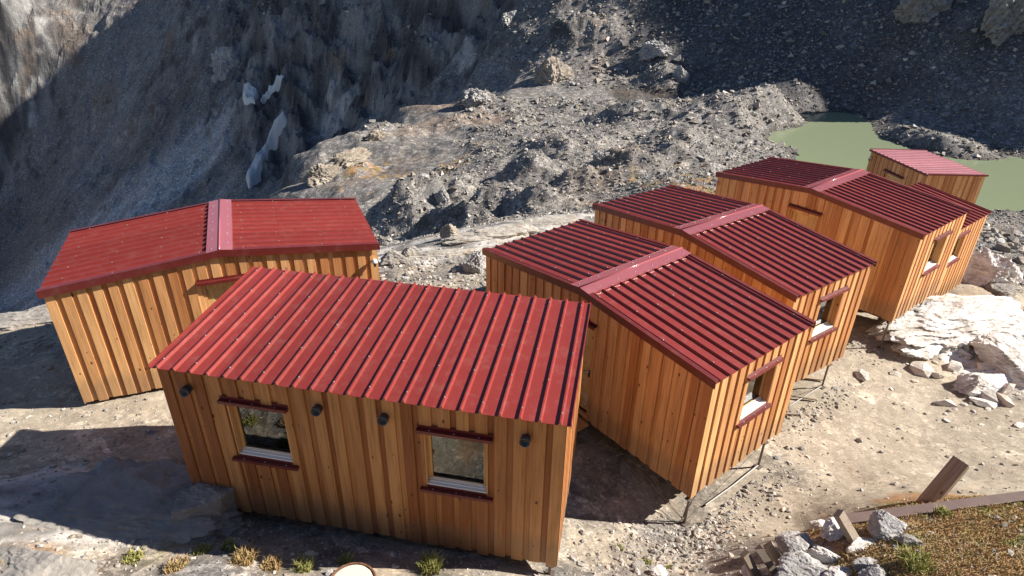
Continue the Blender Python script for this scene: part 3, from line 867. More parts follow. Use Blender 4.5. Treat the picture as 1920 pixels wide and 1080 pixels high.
        pn = MB(); self.block(pn, wall, s0 + .07, s1 - .07, deep + .023, deep + .031, z0 + .08, z1 - .075)
        pn.build('pane', MAT['glass'], win)
        for nm, zz, dz in (('lintel_flashing', z1 + .02, .05), ('sill_flashing', z0 - .03, .05)):
            m = MB()
            self.block(m, wall, s0 - .075, s1 + .075, -.065, -.003, zz - .012, zz)
            self.block(m, wall, s0 - .075, s1 + .075, -.068, -.0652, zz - .045, zz + .002)
            self.block(m, wall, s0 - .0752, s0 - .072, -.065, -.003, zz - .043, zz - .0122)
            self.block(m, wall, s1 + .072, s1 + .0752, -.065, -.003, zz - .043, zz - .0122)
            if nm[0] == 'l': self.block(m, wall, s0 - .075, s1 + .075, -.0028, .006, zz - .012, zz + .05)
            if nm[0] == 's': self.block(m, wall, s0 + .02, s1 - .02, -.003, .05, zz - .010, zz + .031, zz + .031)
            m.build(nm, MAT['trim'], win)
            b = MB()
            for q in (.12, .5, .88):
                s = s0 + (s1 - s0) * q
                p = self.wp(wall, s, -.035); b.tube([(p[0], p[1], zz - .002), (p[0], p[1], zz + .006)], .011, 6)
            x = b.build('screws', MAT['screw'], win); x['kind'] = 'stuff'

    def door(self, wall, s0, s1, z1):
        dr = MB()
        self.block(dr, wall, s0 + .065, s1 - .065, .10, .145, .14, z1 - .065)
        door = dr.build('door', MAT['door'], self.root)
        fr = MB()
        self.block(fr, wall, s0 + .003, s0 + .064, .05, .15, .125, z1 - .003)
        self.block(fr, wall, s1 - .064, s1 - .003, .05, .15, .125, z1 - .003)
        self.block(fr, wall, s0 + .0645, s1 - .0645, .05, .15, z1 - .064, z1 - .003)
        fr.build('door_frame', MAT['larch'], door)
        for za, zb in ((z1 - .20, z1 - .07), (z1 - .74, z1 - .64), (.86, .98), (.145, .30)):
            r = MB(); self.block(r, wall, s0 + .068, s1 - .068, .082, .0995, za, zb); r.build('rail', MAT['door'], door)
        for a, b in ((s0 + .068, s0 + .18), (s1 - .18, s1 - .068)):
            r = MB()
            for za, zb in ((.3005, .8595), (.9805, z1 - .7405), (z1 - .6395, z1 - .2005)): self.block(r, wall, a, b, .082, .0995, za, zb)
            r.build('stile', MAT['door'], door)
        h = MB(); p = self.wp(wall, s1 - .12, .07); q = self.wp(wall, s1 - .23, .055)
        h.tube([(p[0], p[1], 1.08), (q[0], q[1], 1.08)], .011, 8); self.block(h, wall, s1 - .14, s1 - .10, .068, .0815, .98, 1.14)
        h.build('handle', MAT['black'], door)
        m = MB()
        self.block(m, wall, s0 - .05, s1 + .05, -.075, -.003, z1 + .004, z1 + .016)
        self.block(m, wall, s0 - .05, s1 + .05, -.078, -.0752, z1 - .045, z1 + .018)
        self.block(m, wall, s0 - .05, s1 + .05, -.0028, .006, z1 + .004, z1 + .06)
        m.build('lintel_flashing', MAT['trim'], door)
        st = MB(); self.block(st, wall, s0 + .002, s1 - .002, -.03, .16, .08, .119)
        st.build('threshold', MAT['larch_x'], door)

    def vent(self, wall, s, z):
        p0 = self.wp(wall, s, .01); p1 = self.wp(wall, s, -.105); pi = self.wp(wall, s, -.055)
        m = MB(); n = 16
        def ringpts(p, r):
            out = []
            for k in range(n):
                t = 2 * math.pi * k / n
                q = self.wp(wall, s + r * math.cos(t), 0); dx = (p[0], p[1])
                if wall in ('front', 'back'): out.append((q[0], p[1], z + r * math.sin(t)))
                else: out.append((p[0], q[1], z + r * math.sin(t)))
            return out
        rings = [ringpts(p0, .062), ringpts(self.wp(wall, s, -.05), .062), ringpts(self.wp(wall, s, -.051), .07), ringpts(p1, .07), ringpts(p1, .06), ringpts(pi, .06)]
        for r in rings: m.v += r
        for i in range(len(rings) - 1):
            for k in range(n): m.f.append((i * n + k, i * n + (k + 1) % n, (i + 1) * n + (k + 1) % n, (i + 1) * n + k))
        m.f.append(tuple((len(rings) - 1) * n + k for k in range(n)))
        m.build('vent_pipe', MAT['duct'], self.root, True)

    def lamp(self, wall, s, z):
        p = self.wp(wall, s, -.10); w0 = self.wp(wall, s, .0)
        br = MB().tube([(w0[0], w0[1], z + .02), (p[0], p[1], z + .03)], .02, 8)
        lp = br.build('wall_lamp', MAT['white'], self.root)
        MB().tube([(p[0], p[1], z - .01), (p[0], p[1], z + .02), (p[0], p[1], z + .055), (p[0], p[1], z + .075)], .05, 14, True, [.062, .06, .048, .02]).build('housing', MAT['white'], lp, True)
        MB().tube([(p[0], p[1], z - .10), (p[0], p[1], z - .055), (p[0], p[1], z - .0102)], .03, 12, True, [.022, .026, .058]).build('sensor_cone', MAT['black'], lp, True)

    def leg(self, u, v, r=.024, plate=True, lean=(0, 0)):
        R = self.root; cy, sy = math.cos(R.rotation_euler[2]), math.sin(R.rotation_euler[2])
        u2, v2 = u + lean[0], v + lean[1]
        gx = R.location[0] + cy * u2 - sy * v2; gy = R.location[1] + sy * u2 + cy * v2
        g = ground_z(gx, gy) - R.location[2]
        if g > -.1: g = -.13
        m = MB().tube([(u, v, -.085), (u2, v2, g - .03)], r, 8)
        m.box(u2 - .07, u2 + .07, v2 - .07, v2 + .07, g + .0, g + .02)
        m.box(u - .06, u + .06, v - .06, v + .06, -.105, -.0905)
        m.build('leg', MAT['steel'], R)
        return (u2, v2, g + .05)

PITCH_RIB_NOW = [0.25]
WIN = (1.13, 2.02, 1.15, 2.12)        # window in the short wall
DOOR = (2.60, 3.50, 2.24)             # door in the long wall
def gable(name, x, y, z, yaw, label, lamp=None, legs=()):
    h = Hut(name, x, y, z, yaw, GL_, GW_, GH_, 'gable', GA_, GR_)
    tag(h.root, label, 'hut', 'gabled wooden huts with red metal roofs')
    op = {'right': [WIN], 'front': [(DOOR[0], DOOR[1], .12, DOOR[2])]}
    rnd = random.Random(int(abs(x) * 1000))
    h.core(op)
    for wl in ('front', 'right', 'back', 'left'): h.boards(wl, op.get(wl, []), rnd)
    h.roof(MAT['larch_x'])
    h.window('right', *WIN)
    h.door('front', DOOR[0], DOOR[1], DOOR[2])
    if lamp: h.lamp('front', *lamp)
    feet = [h.leg(*q) for q in legs]
    return h, feet

inset = ((.18, .18), (.18, 2.6), (3.07, .2), (3.07, 2.75))
hA, _ = gable('gabled_hut', -8.508, 9.7643, -8.0137, .3935, 'gabled hut at far left with sunlit door wall, behind the lean-to hut', (6.0, 2.16), inset + ((5.9, .3), (5.9, 2.6)))
hC, feetC = gable('gabled_hut', -.6604, 12.6468, -8.3337, -.8956, 'gabled hut nearest the sandy path, raised on thin steel legs beside the lean-to hut', None, inset + ((6.04, .10), (6.02, 2.5)))
hD, feetD = gable('gabled_hut', 2.1465, 15.9234, -8.445, -.9632, 'gabled hut second in the row, right behind the nearest raised hut', None, inset + ((6.02, .3), (6.02, 2.48)))
hE, feetE = gable('gabled_hut', 6.4032, 19.1852, -8.5299, -.9044, 'gabled hut with visible door and corner lamp standing beside the big pale rock slab', (.06, 2.22), inset + ((6.0, .12), (5.9, 2.6)))

def lean_to(name, x, y, z, yaw, L, rise, label, openings, vents, door, lamp, legs, group=None, sheet='roof', wood='larch', W=BW_):
    h = Hut(name, x, y, z, yaw, L, W, BH_, 'mono', None, rise)
    h.wood = wood
    tag(h.root, label, 'hut', group)
    op = dict(openings)
    if door: op['back'] = [(door[0], door[1], .12, door[2])]
    rnd = random.Random(int(abs(x) * 1000))
    h.core(op)
    for wl in ('front', 'right', 'back', 'left'): h.boards(wl, op.get(wl, []), rnd)
    h.roof(MAT['larch_x'], sheet)
    for o in openings.get('front', []): h.window('front', *o, deep=.085)
    if door: h.door('back', *door)
    for s, zz in vents: h.vent('front', s, zz)
    if lamp: h.lamp('back', *lamp)
    for q in legs: h.leg(*q)
    return h
hB = lean_to('lean_to_hut', -4.9112, 6.9613, -7.6374, -.186, BL_, BR_, 'large lean-to hut in front with two windows and four vent pipes',
             {'front': [(.995, 1.865, 1.18, 2.17), (3.835, 4.705, 1.18, 2.17)]}, ((.46, 2.28), (2.4, 2.28), (3.33, 2.29), (5.2, 2.28)), (2.4, 3.3, 2.24), None,
             ((.25, .25), (2.9, .25), (5.6, .15), (5.55, 2.45), (2.9, 2.45)), wood='larch_brown')
hG = lean_to('lean_to_hut', 18.829, 24.1347, -10.0833, 1.7017, 3.6146, .1157, 'small lean-to hut with shiny pale pink roof at the far end beside the lake',
             {}, (), (1.25, 2.40, 2.16), (3.44, 2.36), ((.2, .2), (3.4, .2), (.2, 2.4), (3.4, 2.4)), sheet='roof_pale')
hF = lean_to('lean_to_hut', 12.75, 16.93, -9.68, .6664, 3.30, .35, 'dark roofed lean-to hut mostly hidden behind the gabled hut on the pale slab',
             {'front': [(.93, 1.80, 1.40, 2.30)]}, (), (1.2, 2.1, 2.24), None, ((.2, .2), (3.1, .2), (.2, 2.0), (3.1, 2.0)), W=2.25)

# ------------------------------------------------------------------ rocks
def ico(sub):
    t = (1 + 5 ** .5) / 2
    v = [(-1, t, 0), (1, t, 0), (-1, -t, 0), (1, -t, 0), (0, -1, t), (0, 1, t), (0, -1, -t), (0, 1, -t), (t, 0, -1), (t, 0, 1), (-t, 0, -1), (-t, 0, 1)]
    f = [(0, 11, 5), (0, 5, 1), (0, 1, 7), (0, 7, 10), (0, 10, 11), (1, 5, 9), (5, 11, 4), (11, 10, 2), (10, 7, 6), (7, 1, 8), (3, 9, 4), (3, 4, 2), (3, 2, 6), (3, 6, 8), (3, 8, 9), (4, 9, 5), (2, 4, 11), (6, 2, 10), (8, 6, 7), (9, 8, 1)]
    v = [np.array(p) / np.linalg.norm(p) for p in v]
    for _ in range(sub):
        mid = {}; nf = []
        def m(a, b):
            k = (min(a, b), max(a, b))
            if k not in mid:
                p = v[a] + v[b]; v.append(p / np.linalg.norm(p)); mid[k] = len(v) - 1
            return mid[k]
        for a, b, c_ in f:
            x, y, z = m(a, b), m(b, c_), m(c_, a)
            nf += [(a, x, z), (b, y, x), (c_, z, y), (x, y, z)]
        f = nf
    return np.array(v), np.array(f)
ICO = {k: ico(k) for k in (0, 1, 3, 4, 5)}

def rock_shape(sub, rng, cuts=14, rough=.06):
    V, F = ICO[sub]
    n = rng.normal(size=(cuts, 3)); n /= np.linalg.norm(n, axis=1)[:, None]
    h = rng.uniform(.62, 1.0, cuts)
    dd = V @ n.T
    r = np.where(dd > .05, h[None] / np.maximum(dd, .05), 9).min(1)
    r = np.minimum(r, 1.15)
    P = V * r[:, None]
    if sub >= 3:
        o = rng.uniform(0, 50, 3)
        for wl, am in ((.8, rough), (.3, rough * .6), (.12, rough * .35)):
            k = gnoise(P[:, 0] / wl + o[0] + P[:, 2] / wl * .7, P[:, 1] / wl + o[1] - P[:, 2] / wl * .6, 3)
            P = P * (1 + am * k[:, None])
    if sub >= 4:
        # split layers and broken steps
        o = rng.uniform(0, 50, 3); ax = np.array([.35, .25, .9]); lay = P @ ax
        for wl, am in ((.42, rough * .9), (.17, rough * .5), (.07, rough * .25)):
            k = 1 - 2 * np.abs(gnoise(P[:, 0] / wl + o[0], P[:, 1] / wl + o[1] + lay / wl * .8, 9))
            P = P * (1 + am * (k - .4)[:, None])
        st_ = lay * 7 + 1.2 * gnoise(P[:, 0] * 1.5 + o[0], P[:, 1] * 1.5 + o[2], 5)
        P = P * (1 + rough * .35 * (np.abs(st_ - np.round(st_)) * 2 - .5)[:, None])
    return P, F

def rotm(rng, tilt=.5):
    a = rng.uniform(0, 2 * math.pi); b = rng.normal() * tilt; g = rng.normal() * tilt
    ca, sa = math.cos(a), math.sin(a)
    Rz = np.array([[ca, -sa, 0], [sa, ca, 0], [0, 0, 1]])
    Rx = np.array([[1, 0, 0], [0, math.cos(b), -math.sin(b)], [0, math.sin(b), math.cos(b)]])
    Ry = np.array([[math.cos(g), 0, math.sin(g)], [0, 1, 0], [-math.sin(g), 0, math.cos(g)]])
    return Rx @ Ry @ Rz

def boulder(name, loc, size, mat, label, cat='rock', group=None, rz=None, tilt=(0, 0), sub=4, seed=0, sink=.3, cuts=14, rough=.06, smooth=False):
    rng = np.random.default_rng(seed + 1000)
    P, F = rock_shape(sub, rng, cuts, rough)
    P = P * np.array(size) / 2
    o = array_mesh(name, P, F, MAT[mat], smooth)
    o.location = (loc[0], loc[1], loc[2] + size[2] / 2 - sink * size[2])
    o.rotation_euler = (tilt[0], tilt[1], rz if rz is not None else rng.uniform(0, 6.28))
    return tag(o, label, cat, group)

# footprints of the huts, where no stone may lie
FOOT = []
for h in (hA, hB, hC, hD, hE, hF, hG):
    R = h.root; FOOT.append((R.location[0], R.location[1], R.rotation_euler[2], h.L, h.W, R.location[2]))
def in_hut(x, y, m=.05):
    k = np.zeros(len(x), bool)
    for X, Y_, yaw, L, W, _ in FOOT:
        c_, s_ = math.cos(yaw), math.sin(yaw)
        u = c_ * (x - X) + s_ * (y - Y_); v = -s_ * (x - X) + c_ * (y - Y_)
        k |= (u > -m) & (u < L + m) & (v > -m) & (v < W + m)
    return k

OCT_F = np.array([(0, 2, 4), (2, 1, 4), (1, 3, 4), (3, 0, 4), (2, 0, 5), (1, 2, 5), (3, 1, 5), (0, 3, 5)])
def oct_shape(rng):
    V = np.array([(1, 0, 0), (-1, 0, 0), (0, 1, 0), (0, -1, 0), (0, 0, 1), (0, 0, -1)], float) + rng.normal(size=(6, 3)) * .28
    return V
BASE8 = [oct_shape(np.random.default_rng(50 + k)) for k in range(14)]
BASE = [rock_shape(0, np.random.default_rng(k), 9)[0] for k in range(10)]
def stones(name, x, y, r, label, tint=(0.6, 1.3), flat=(.35, .75), lift=.25, keep_huts=False, white=.12, cheap=False):
    if not keep_huts:
        k = ~in_hut(x, y); x, y, r = x[k], y[k], r[k]
    z = terrain(x, y)
    k = z > LAKE_Z - .1; x, y, r, z = x[k], y[k], r[k], z[k]
    n = len(x); SH, F0, nv = (BASE8, OCT_F, 6) if cheap else (BASE, ICO[0][1], 12)
    V = np.empty((n, nv, 3)); T = np.ones((n, nv, 4))
    kinds = RNG.integers(0, len(SH), n)
    sc = np.stack([np.ones(n), RNG.uniform(.55, .95, n), RNG.uniform(*flat, n)], 1) * r[:, None]
    al = RNG.uniform(0, 2 * math.pi, n); ti = RNG.normal(size=n) * .35
    B = np.stack(SH)[kinds] * sc[:, None]
    ct, st = np.cos(ti)[:, None], np.sin(ti)[:, None]
    bx, by, bz = B[..., 0], B[..., 1] * ct - B[..., 2] * st, B[..., 1] * st + B[..., 2] * ct
    ca, sa = np.cos(al)[:, None], np.sin(al)[:, None]
    V[..., 0] = x[:, None] + bx * ca - by * sa; V[..., 1] = y[:, None] + bx * sa + by * ca
    V[..., 2] = z[:, None] + bz + (r * sc[:, 2] / np.maximum(r, 1e-6) * lift)[:, None]
    g = RNG.uniform(*tint, n); wh = RNG.random(n) < white; g[wh] *= 1.55
    warm = RNG.uniform(-.06, .08, n)
    T[..., 0] = (g * (1 + warm))[:, None]; T[..., 1] = g[:, None]; T[..., 2] = (g * (1 - warm))[:, None]
    F = (F0[None] + (np.arange(n) * nv)[:, None, None]).reshape(-1, 3)
    o = array_mesh(name, V.reshape(-1, 3), F, MAT['stone'], False, {'tint': T.reshape(-1, 4)})
    return tag(o, label, 'stones', kind='stuff')

def plaw(n, lo, hi, a=2.2):
    u = RNG.random(n); return (lo ** (1 - a) + u * (hi ** (1 - a) - lo ** (1 - a))) ** (1 / (1 - a))

# gravel on the terrace
n = 9000
x = RNG.uniform(-13, 20, n); y = RNG.uniform(4.5, 24, n)
stones('gravel', x, y, plaw(n, .012, .085, 2.6), 'small pale stones strewn over the sandy terrace', (.75, 1.4))
def cluster(px, py, z, sx, sy, ang, n):
    q = at(px, py, z); a = RNG.normal(size=(n, 2)) * (sx, sy)
    ca, sa = math.cos(ang), math.sin(ang)
    return q[0] + a[:, 0] * ca - a[:, 1] * sa, q[1] + a[:, 0] * sa + a[:, 1] * ca
xs, ys_, rs = [], [], []
for q, lo, hi in ((cluster(1350, 960, -9.0, 1.3, .35, .65, 900), .014, .09), (cluster(1290, 1010, -8.9, .7, .35, .4, 450), .014, .08), (cluster(1520, 760, -9.2, .9, .25, .6, 420), .014, .07), (cluster(1200, 1050, -8.5, .8, .35, .0, 260), .014, .09),
                  (cluster(820, 495, -8.6, 2.2, .8, .1, 700), .02, .14), (cluster(870, 530, -8.6, 1.2, .5, .1, 300), .02, .12), (cluster(60, 640, -8.3, 1.2, .6, .1, 260), .02, .10),
                  (cluster(300, 1040, -7.35, 1.5, .4, 0, 500), .010, .07), (cluster(80, 900, -7.6, 1.2, .5, 0, 260), .010, .06), (cluster(150, 800, -8.0, 1.6, .5, 0, 300), .010, .05), (cluster(1000, 1060, -7.9, .8, .3, 0, 160), .010, .06), (cluster(1560, 1040, -7.2, .6, .25, .3, 260), .012, .07), (cluster(1640, 645, -9.4, .5, .3, .6, 160), .02, .08), (cluster(1760, 1030, -7.0, 1.0, .5, .2, 200), .012, .06),
                  (cluster(700, 1050, -7.9, 1.6, .3, -.2, 200), .012, .06), (cluster(1840, 600, -9.6, 1.5, .8, .4, 200), .02, .15)):
    xs.append(q[0]); ys_.append(q[1]); rs.append(plaw(len(q[0]), lo, hi, 2.3))
stones('rubble', np.concatenate(xs), np.concatenate(ys_), np.concatenate(rs), 'patches of angular rubble beside the hut legs, bank and rock ledge', (.75, 1.5), (.3, .7))
# moraine and scree blocks
n = 105000
y = np.exp(RNG.uniform(math.log(20), math.log(135), n)); x = RNG.uniform(-.62, .98, n) * y
r = plaw(n, .0013, .0085, 2.9) * y
far = (y > 24) | (x > 14)
k = far & ~((np.abs(x) < 14) & (y < 23)); x, y, r = x[k], y[k], r[k]
stones('moraine_stones', x, y, r * (.6 + .4 * RNG.random(len(r))), 'grey angular stones covering the moraine and the slopes behind the huts', (.45, 1.2), (.35, .8), .25, cheap=True)
n = 16000
y = RNG.uniform(110, 250, n); x = -RNG.uniform(.12, .95, n) * y
stones('scree_blocks', x, y, plaw(n, .18, .9, 2.8), 'dark blocks scattered on the shaded scree slope at left', (.45, 1.2), (.35, .8), .2, cheap=True)
q = cluster(1885, 440, -14.5, 3.2, 2.4, .3, 700); stones('shore_blocks', q[0], q[1], plaw(700, .12, .6, 2.0), 'dark broken blocks heaped on the lake shore at right', (.45, 1.2), (.4, .9))

xs, ys_ = zip(*[cluster(px, py, -9.4, a, b, g, n) for px, py, a, b, g, n in ((1775, 600, 1.3, .6, .55, 70), (1880, 640, .9, .9, .3, 70), (1890, 710, .9, .6, .3, 60), (1760, 660, 1.0, .3, .5, 30), (1850, 740, .9, .3, .4, 30))])
n = sum(len(a) for a in xs)
stones('white_rubble', np.concatenate(xs), np.concatenate(ys_), plaw(n, .05, .38, 1.9), 'broken white rubble between the bleached outcrops', (1.7, 2.3), (.3, .6), .1, white=0)
# big rocks one can name
GR = 'pale boulders heaped on the turf bank'
def bank(px, py, size, label, seed, mat='grey_rock', rz=None, tilt=(0, 0), sink=.3, **kw):
    q = hit(px, py); boulder('boulder', q, size, mat, label, 'boulder', GR, rz, tilt, seed=seed, sink=sink, **kw)
bank(1655, 1000, (0.55, 0.43, 0.43), 'rounded grey boulder at the right end of the heap, right of the tall stake', 1, rz=.3)
bank(1562, 1006, (0.38, 0.33, 0.40), 'pale upright boulder directly left of the tall leaning stake', 2, 'white_rock', rz=1.0)
bank(1535, 990, (0.30, 0.25, 0.25), 'small pale boulder perched at the back left of the upright boulder', 3, 'white_rock')
bank(1490, 1030, (0.55, 0.45, 0.33), 'tan slanting boulder in half shade left of the heap', 4, 'grey_rock', rz=.6)
bank(1545, 1050, (0.43, 0.28, 0.25), 'grey and white boulder in front of the upright boulder', 5, 'white_rock', rz=-.2)
bank(1505, 1088, (0.78, 0.58, 0.43), 'largest grey boulder with fine cracks at the bottom edge of the picture', 6, 'grey_rock', rz=.2)
bank(1610, 1028, (0.50, 0.22, 0.12), 'flat pale slab lying in front of the stake', 7, 'white_rock', rz=.4)
bank(1700, 1022, (0.33, 0.20, 0.18), 'small brownish boulder sunk in the turf', 8, 'slab_rock', rz=-.5)
bank(1570, 1085, (0.45, 0.33, 0.15), 'flat white slab right of the largest grey boulder', 9, 'white_rock', rz=.1)
bank(1625, 1062, (0.43, 0.18, 0.11), 'thin grey slab lying on the gravel near the grass tuft', 10, 'grey_rock', rz=.15)
bank(1408, 1078, (0.33, 0.28, 0.25), 'round white boulder at the foot of the short stakes', 11, 'white_rock')
bank(1235, 1078, (0.28, 0.20, 0.18), 'lone pale boulder at the bottom edge on the sand', 12, 'white_rock')
bank(1195, 1062, (0.25, 0.15, 0.12), 'narrow tan stone on the sand left of the lone pale boulder', 13, 'slab_rock', rz=.6)
bank(1640, 1085, (0.38, 0.30, 0.18), 'low grey boulder at the bottom edge beside the grass tuft', 14, 'grey_rock')

# bleached bedrock on the right
GW = 'bleached bedrock outcrops right of the huts'
def crop(px, py, z, size, label, seed, mat='white_rock', rz=0., tilt=(0, 0), sink=.42, cuts=26, rough=.07):
    q = at(px, py, z); q[2] = ground_z(q[0], q[1])
    boulder('rock_outcrop', q, size, mat, label, 'rock', GW, rz, tilt, seed=seed, sink=sink, cuts=cuts, rough=rough, sub=5)
crop(1775, 590, -9.2, (5.07, 2.73, 1.19), 'broad bleached slab below the corner of the last gabled hut', 21, rz=.55, tilt=(-.10, .05))
crop(1720, 650, -9.4, (2.21, 1.04, 0.62), 'low ragged tongue of bleached rock reaching onto the sand', 22, rz=.5)
crop(1850, 505, -9.6, (1.95, 1.82, 2.38), 'tall pale block standing at the right corner of the hidden hut', 23, 'white_rock', rz=.4, sink=.45)
crop(1895, 620, -9.3, (2.08, 3.12, 1.00), 'large cracked bleached outcrop at the right edge of the picture', 24, rz=-.2, sink=.55)
crop(1905, 690, -9.4, (1.95, 2.21, 0.88), 'smooth overexposed white outcrop at the right edge below the cracked one', 25, rz=.3)
crop(1835, 728, -9.5, (1.62, 0.91, 0.69), 'ragged white rock spur nearest the sandy path', 26, rz=.45)
crop(1845, 648, -9.4, (1.04, 0.59, 0.50), 'small bleached slab between the broad slab and the right edge', 27, rz=.8)
crop(1880, 545, -9.8, (1.30, 1.04, 0.56), 'flat tan rock beside the tall pale block', 28, 'slab_rock', rz=.2)
crop(1798, 556, -9.5, (0.65, 0.52, 0.44), 'small bright white stone between the hidden hut and the broad slab', 29, rz=.2)

# ledge behind the huts
GLd = 'pale rock ledge behind the huts'
def ledge(px, py, z, size, label, seed, mat='slab_rock', rz=0., sink=.5):
    q = at(px, py, z); q[2] = ground_z(q[0], q[1])
    boulder('ledge_rock', q, size, mat, label, 'rock', GLd, rz, (0, 0), seed=seed, sink=sink, cuts=18, rough=.1)
ledge(830, 478, -8.7, (3.4, .8, .6), 'long pale rock ledge right of the far left hut', 31, 'slab_pale', .25, .6)
ledge(925, 442, -8.8, (3.4, .8, .7), 'long pale rock ledge behind the nearest gabled hut', 32, 'slab_pale', .3, .6)
ledge(1035, 415, -8.9, (3.6, .8, .7), 'long pale rock ledge between the first and second row huts', 33, 'slab_pale', .3, .6)
ledge(770, 480, -8.7, (.75, .5, .55), 'tan cube-like boulder at the left end of the ledge', 34, 'slab_rock', .3, .3)
ledge(740, 492, -8.7, (1.0, .6, .45), 'low rounded boulder beside the far left hut', 35, 'slab_rock', .2, .4)
ledge(895, 505, -8.6, (.9, .6, .85), 'dark cracked boulder beside the left corner of the nearest gabled hut', 36, 'grey_rock', .9, .4)
ledge(845, 455, -9.2, (.8, .6, .7), 'reddish brown boulder just behind the ledge', 37, 'tan_rock', .2, .3)
ledge(40, 612, -8.5, (2.6, 1.1, .7), 'pale rock ledge at the left edge behind the far left hut', 38, 'slab_rock', .25, .6)

# slab in front of the lean-to hut
q = at(230, 960, -7.45); q[2] = ground_z(q[0], q[1])
boulder('bedrock_slab', q, (4.4, 2.3, .75), 'slab_rock', 'broad grey bedrock slab at lower left, half in the shadow of the hut', 'rock', None, -.12, (.05, .04), seed=41, sink=.66, cuts=22, rough=.12, sub=5)
q = at(385, 955, -7.55); q[2] = ground_z(q[0], q[1])
boulder('boulder', q, (1.15, .85, .85), 'slab_rock', 'shaded square boulder touching the front wall of the lean-to hut', 'boulder', None, .1, seed=43, sink=.32, cuts=10, rough=.05)
q = at(60, 1070, -6.95); q[2] = ground_z(q[0], q[1])
boulder('bedrock_slab', q, (1.7, .9, .4), 'slab_rock', 'low tan slab at the bottom left corner', 'rock', None, -.3, seed=44, sink=.6, cuts=18, rough=.08)

# outcrops on the moraine and the far slopes
GM = 'rock outcrops on the moraine'
def far_rock(px, py, size, label, seed, mat='tan_rock', rz=0., tilt=(0, 0), sink=.4):
    q = hit(px, py); boulder('moraine_outcrop', q, size, mat, label, 'rock', GM, rz, tilt, seed=seed, sink=sink, cuts=16, rough=.2, sub=4)
far_rock(1030, 150, (6.5, 4.5, 6.5), 'tall sunlit tan outcrop high on the slope above the moraine', 51, rz=.3, tilt=(-.5, .35), sink=.5)
far_rock(605, 340, (3.2, 1.5, 2.2), 'lowest pale outcrop on the moraine behind the far left hut', 52, rz=.6)
far_rock(655, 305, (4.6, 1.5, 2.0), 'long slanting pale outcrop in the middle of the moraine flank', 53, rz=.75, tilt=(0, -.3))
far_rock(705, 260, (2.6, 1.2, 1.8), 'small pale outcrop at the top of the slanting rib', 54, rz=.7)
far_rock(895, 195, (3.6, 2.2, 2.6), 'narrow jagged outcrop at the shadow edge of the slope', 55, 'grey_rock', rz=.5, tilt=(0, .3))
far_rock(1225, 100, (6.0, 4.5, 3.5), 'sunlit crag beside the large shadow at top right of the moraine', 56, 'grey_rock', rz=.2)
far_rock(1275, 150, (2.4, 2.0, 3.0), 'small sunlit pinnacle below the crag at the shadow edge', 57, 'grey_rock', rz=.2)
far_rock(955, 40, (3.4, 2.5, 3.0), 'broken rocks on the rib at the top of the picture', 58, 'grey_rock', rz=.4)
far_rock(830, 378, (1.2, 1.0, 1.5), 'upright grey stone standing in the dark hollow of the moraine', 59, 'grey_rock', rz=.2)
far_rock(1125, 300, (1.6, 1.2, .9), 'squat boulder on the moraine left of the second hut', 60, 'grey_rock', rz=.2)
far_rock(1740, 20, (7, 5, 6), 'shaded brown outcrop near the top right corner', 61, 'slab_rock', rz=.2)
far_rock(1880, 55, (8, 6, 7), 'larger shaded brown outcrop in the top right corner', 62, 'slab_rock', rz=.7)
far_rock(430, 130, (12, 6, 10), 'pale shaded rock face in the middle of the dark cliff', 63, 'grey_rock', rz=.5, sink=.5)
far_rock(385, 345, (2.2, 1.5, 3.0), 'narrow pale rock sticking out of the dark scree behind the far left hut', 64, 'grey_rock', rz=.3)

# ------------------------------------------------------------------ old snow in the gullies
def snow(poly, label, thick=.5):
    pts = np.array([hit(*p)[:2] for p in poly])
    lo, hi = pts.min(0), pts.max(0); step = max((hi - lo).max() / 70, .12)
    gx, gy = np.meshgrid(np.arange(lo[0] - step, hi[0] + 2 * step, step), np.arange(lo[1] - step, hi[1] + 2 * step, step), indexing='ij')
    X, Y_ = gx.ravel(), gy.ravel()
    ins = np.zeros(len(X), bool); dist = np.full(len(X), 1e9)
    for i in range(len(pts)):
        a, b = pts[i - 1], pts[i]
        cnd = ((a[1] > Y_) != (b[1] > Y_)) & (X < (b[0] - a[0]) * (Y_ - a[1]) / (b[1] - a[1] + 1e-12) + a[0]); ins ^= cnd
        ab = b - a; t = np.clip(((X - a[0]) * ab[0] + (Y_ - a[1]) * ab[1]) / (ab @ ab + 1e-9), 0, 1)
        dist = np.minimum(dist, np.hypot(X - a[0] - t * ab[0], Y_ - a[1] - t * ab[1]))
    sd = np.where(ins, dist, -dist) + .9 * step * 2 * fbm(X, Y_, step * 9, 3, 5)
    z0 = terrain(X, Y_).reshape(gx.shape); zs = z0.copy()
    for _ in range(6):
        zp = np.pad(zs, 1, mode='edge'); zs = (zp[:-2, 1:-1] + zp[2:, 1:-1] + zp[1:-1, :-2] + zp[1:-1, 2:]) / 4
    z = (np.maximum(zs, z0 - .3 * thick)).ravel() + np.clip(sd / (3 * step), -1, 1) * thick
    ok = (sd > -3 * step).reshape(gx.shape); idx = np.arange(len(X)).reshape(gx.shape)
    cell = ok[:-1, :-1] & ok[1:, :-1] & ok[1:, 1:] & ok[:-1, 1:]
    F = np.stack([idx[:-1, :-1][cell], idx[1:, :-1][cell], idx[1:, 1:][cell], idx[:-1, 1:][cell]], 1)
    used = np.unique(F); re = np.full(len(X), -1); re[used] = np.arange(len(used))
    o = array_mesh('snow_patch', np.stack([X, Y_, z], 1)[used], re[F], MAT['snow'], True)
    tag(o, label, 'snow', 'old snow in the gullies')
snow([(534, 215), (540, 228), (524, 262), (505, 285), (492, 315), (482, 345), (468, 358), (460, 335), (470, 312), (490, 285), (503, 255), (515, 228)], 'long narrow snow tongue in the gully left of the moraine', 1.6)
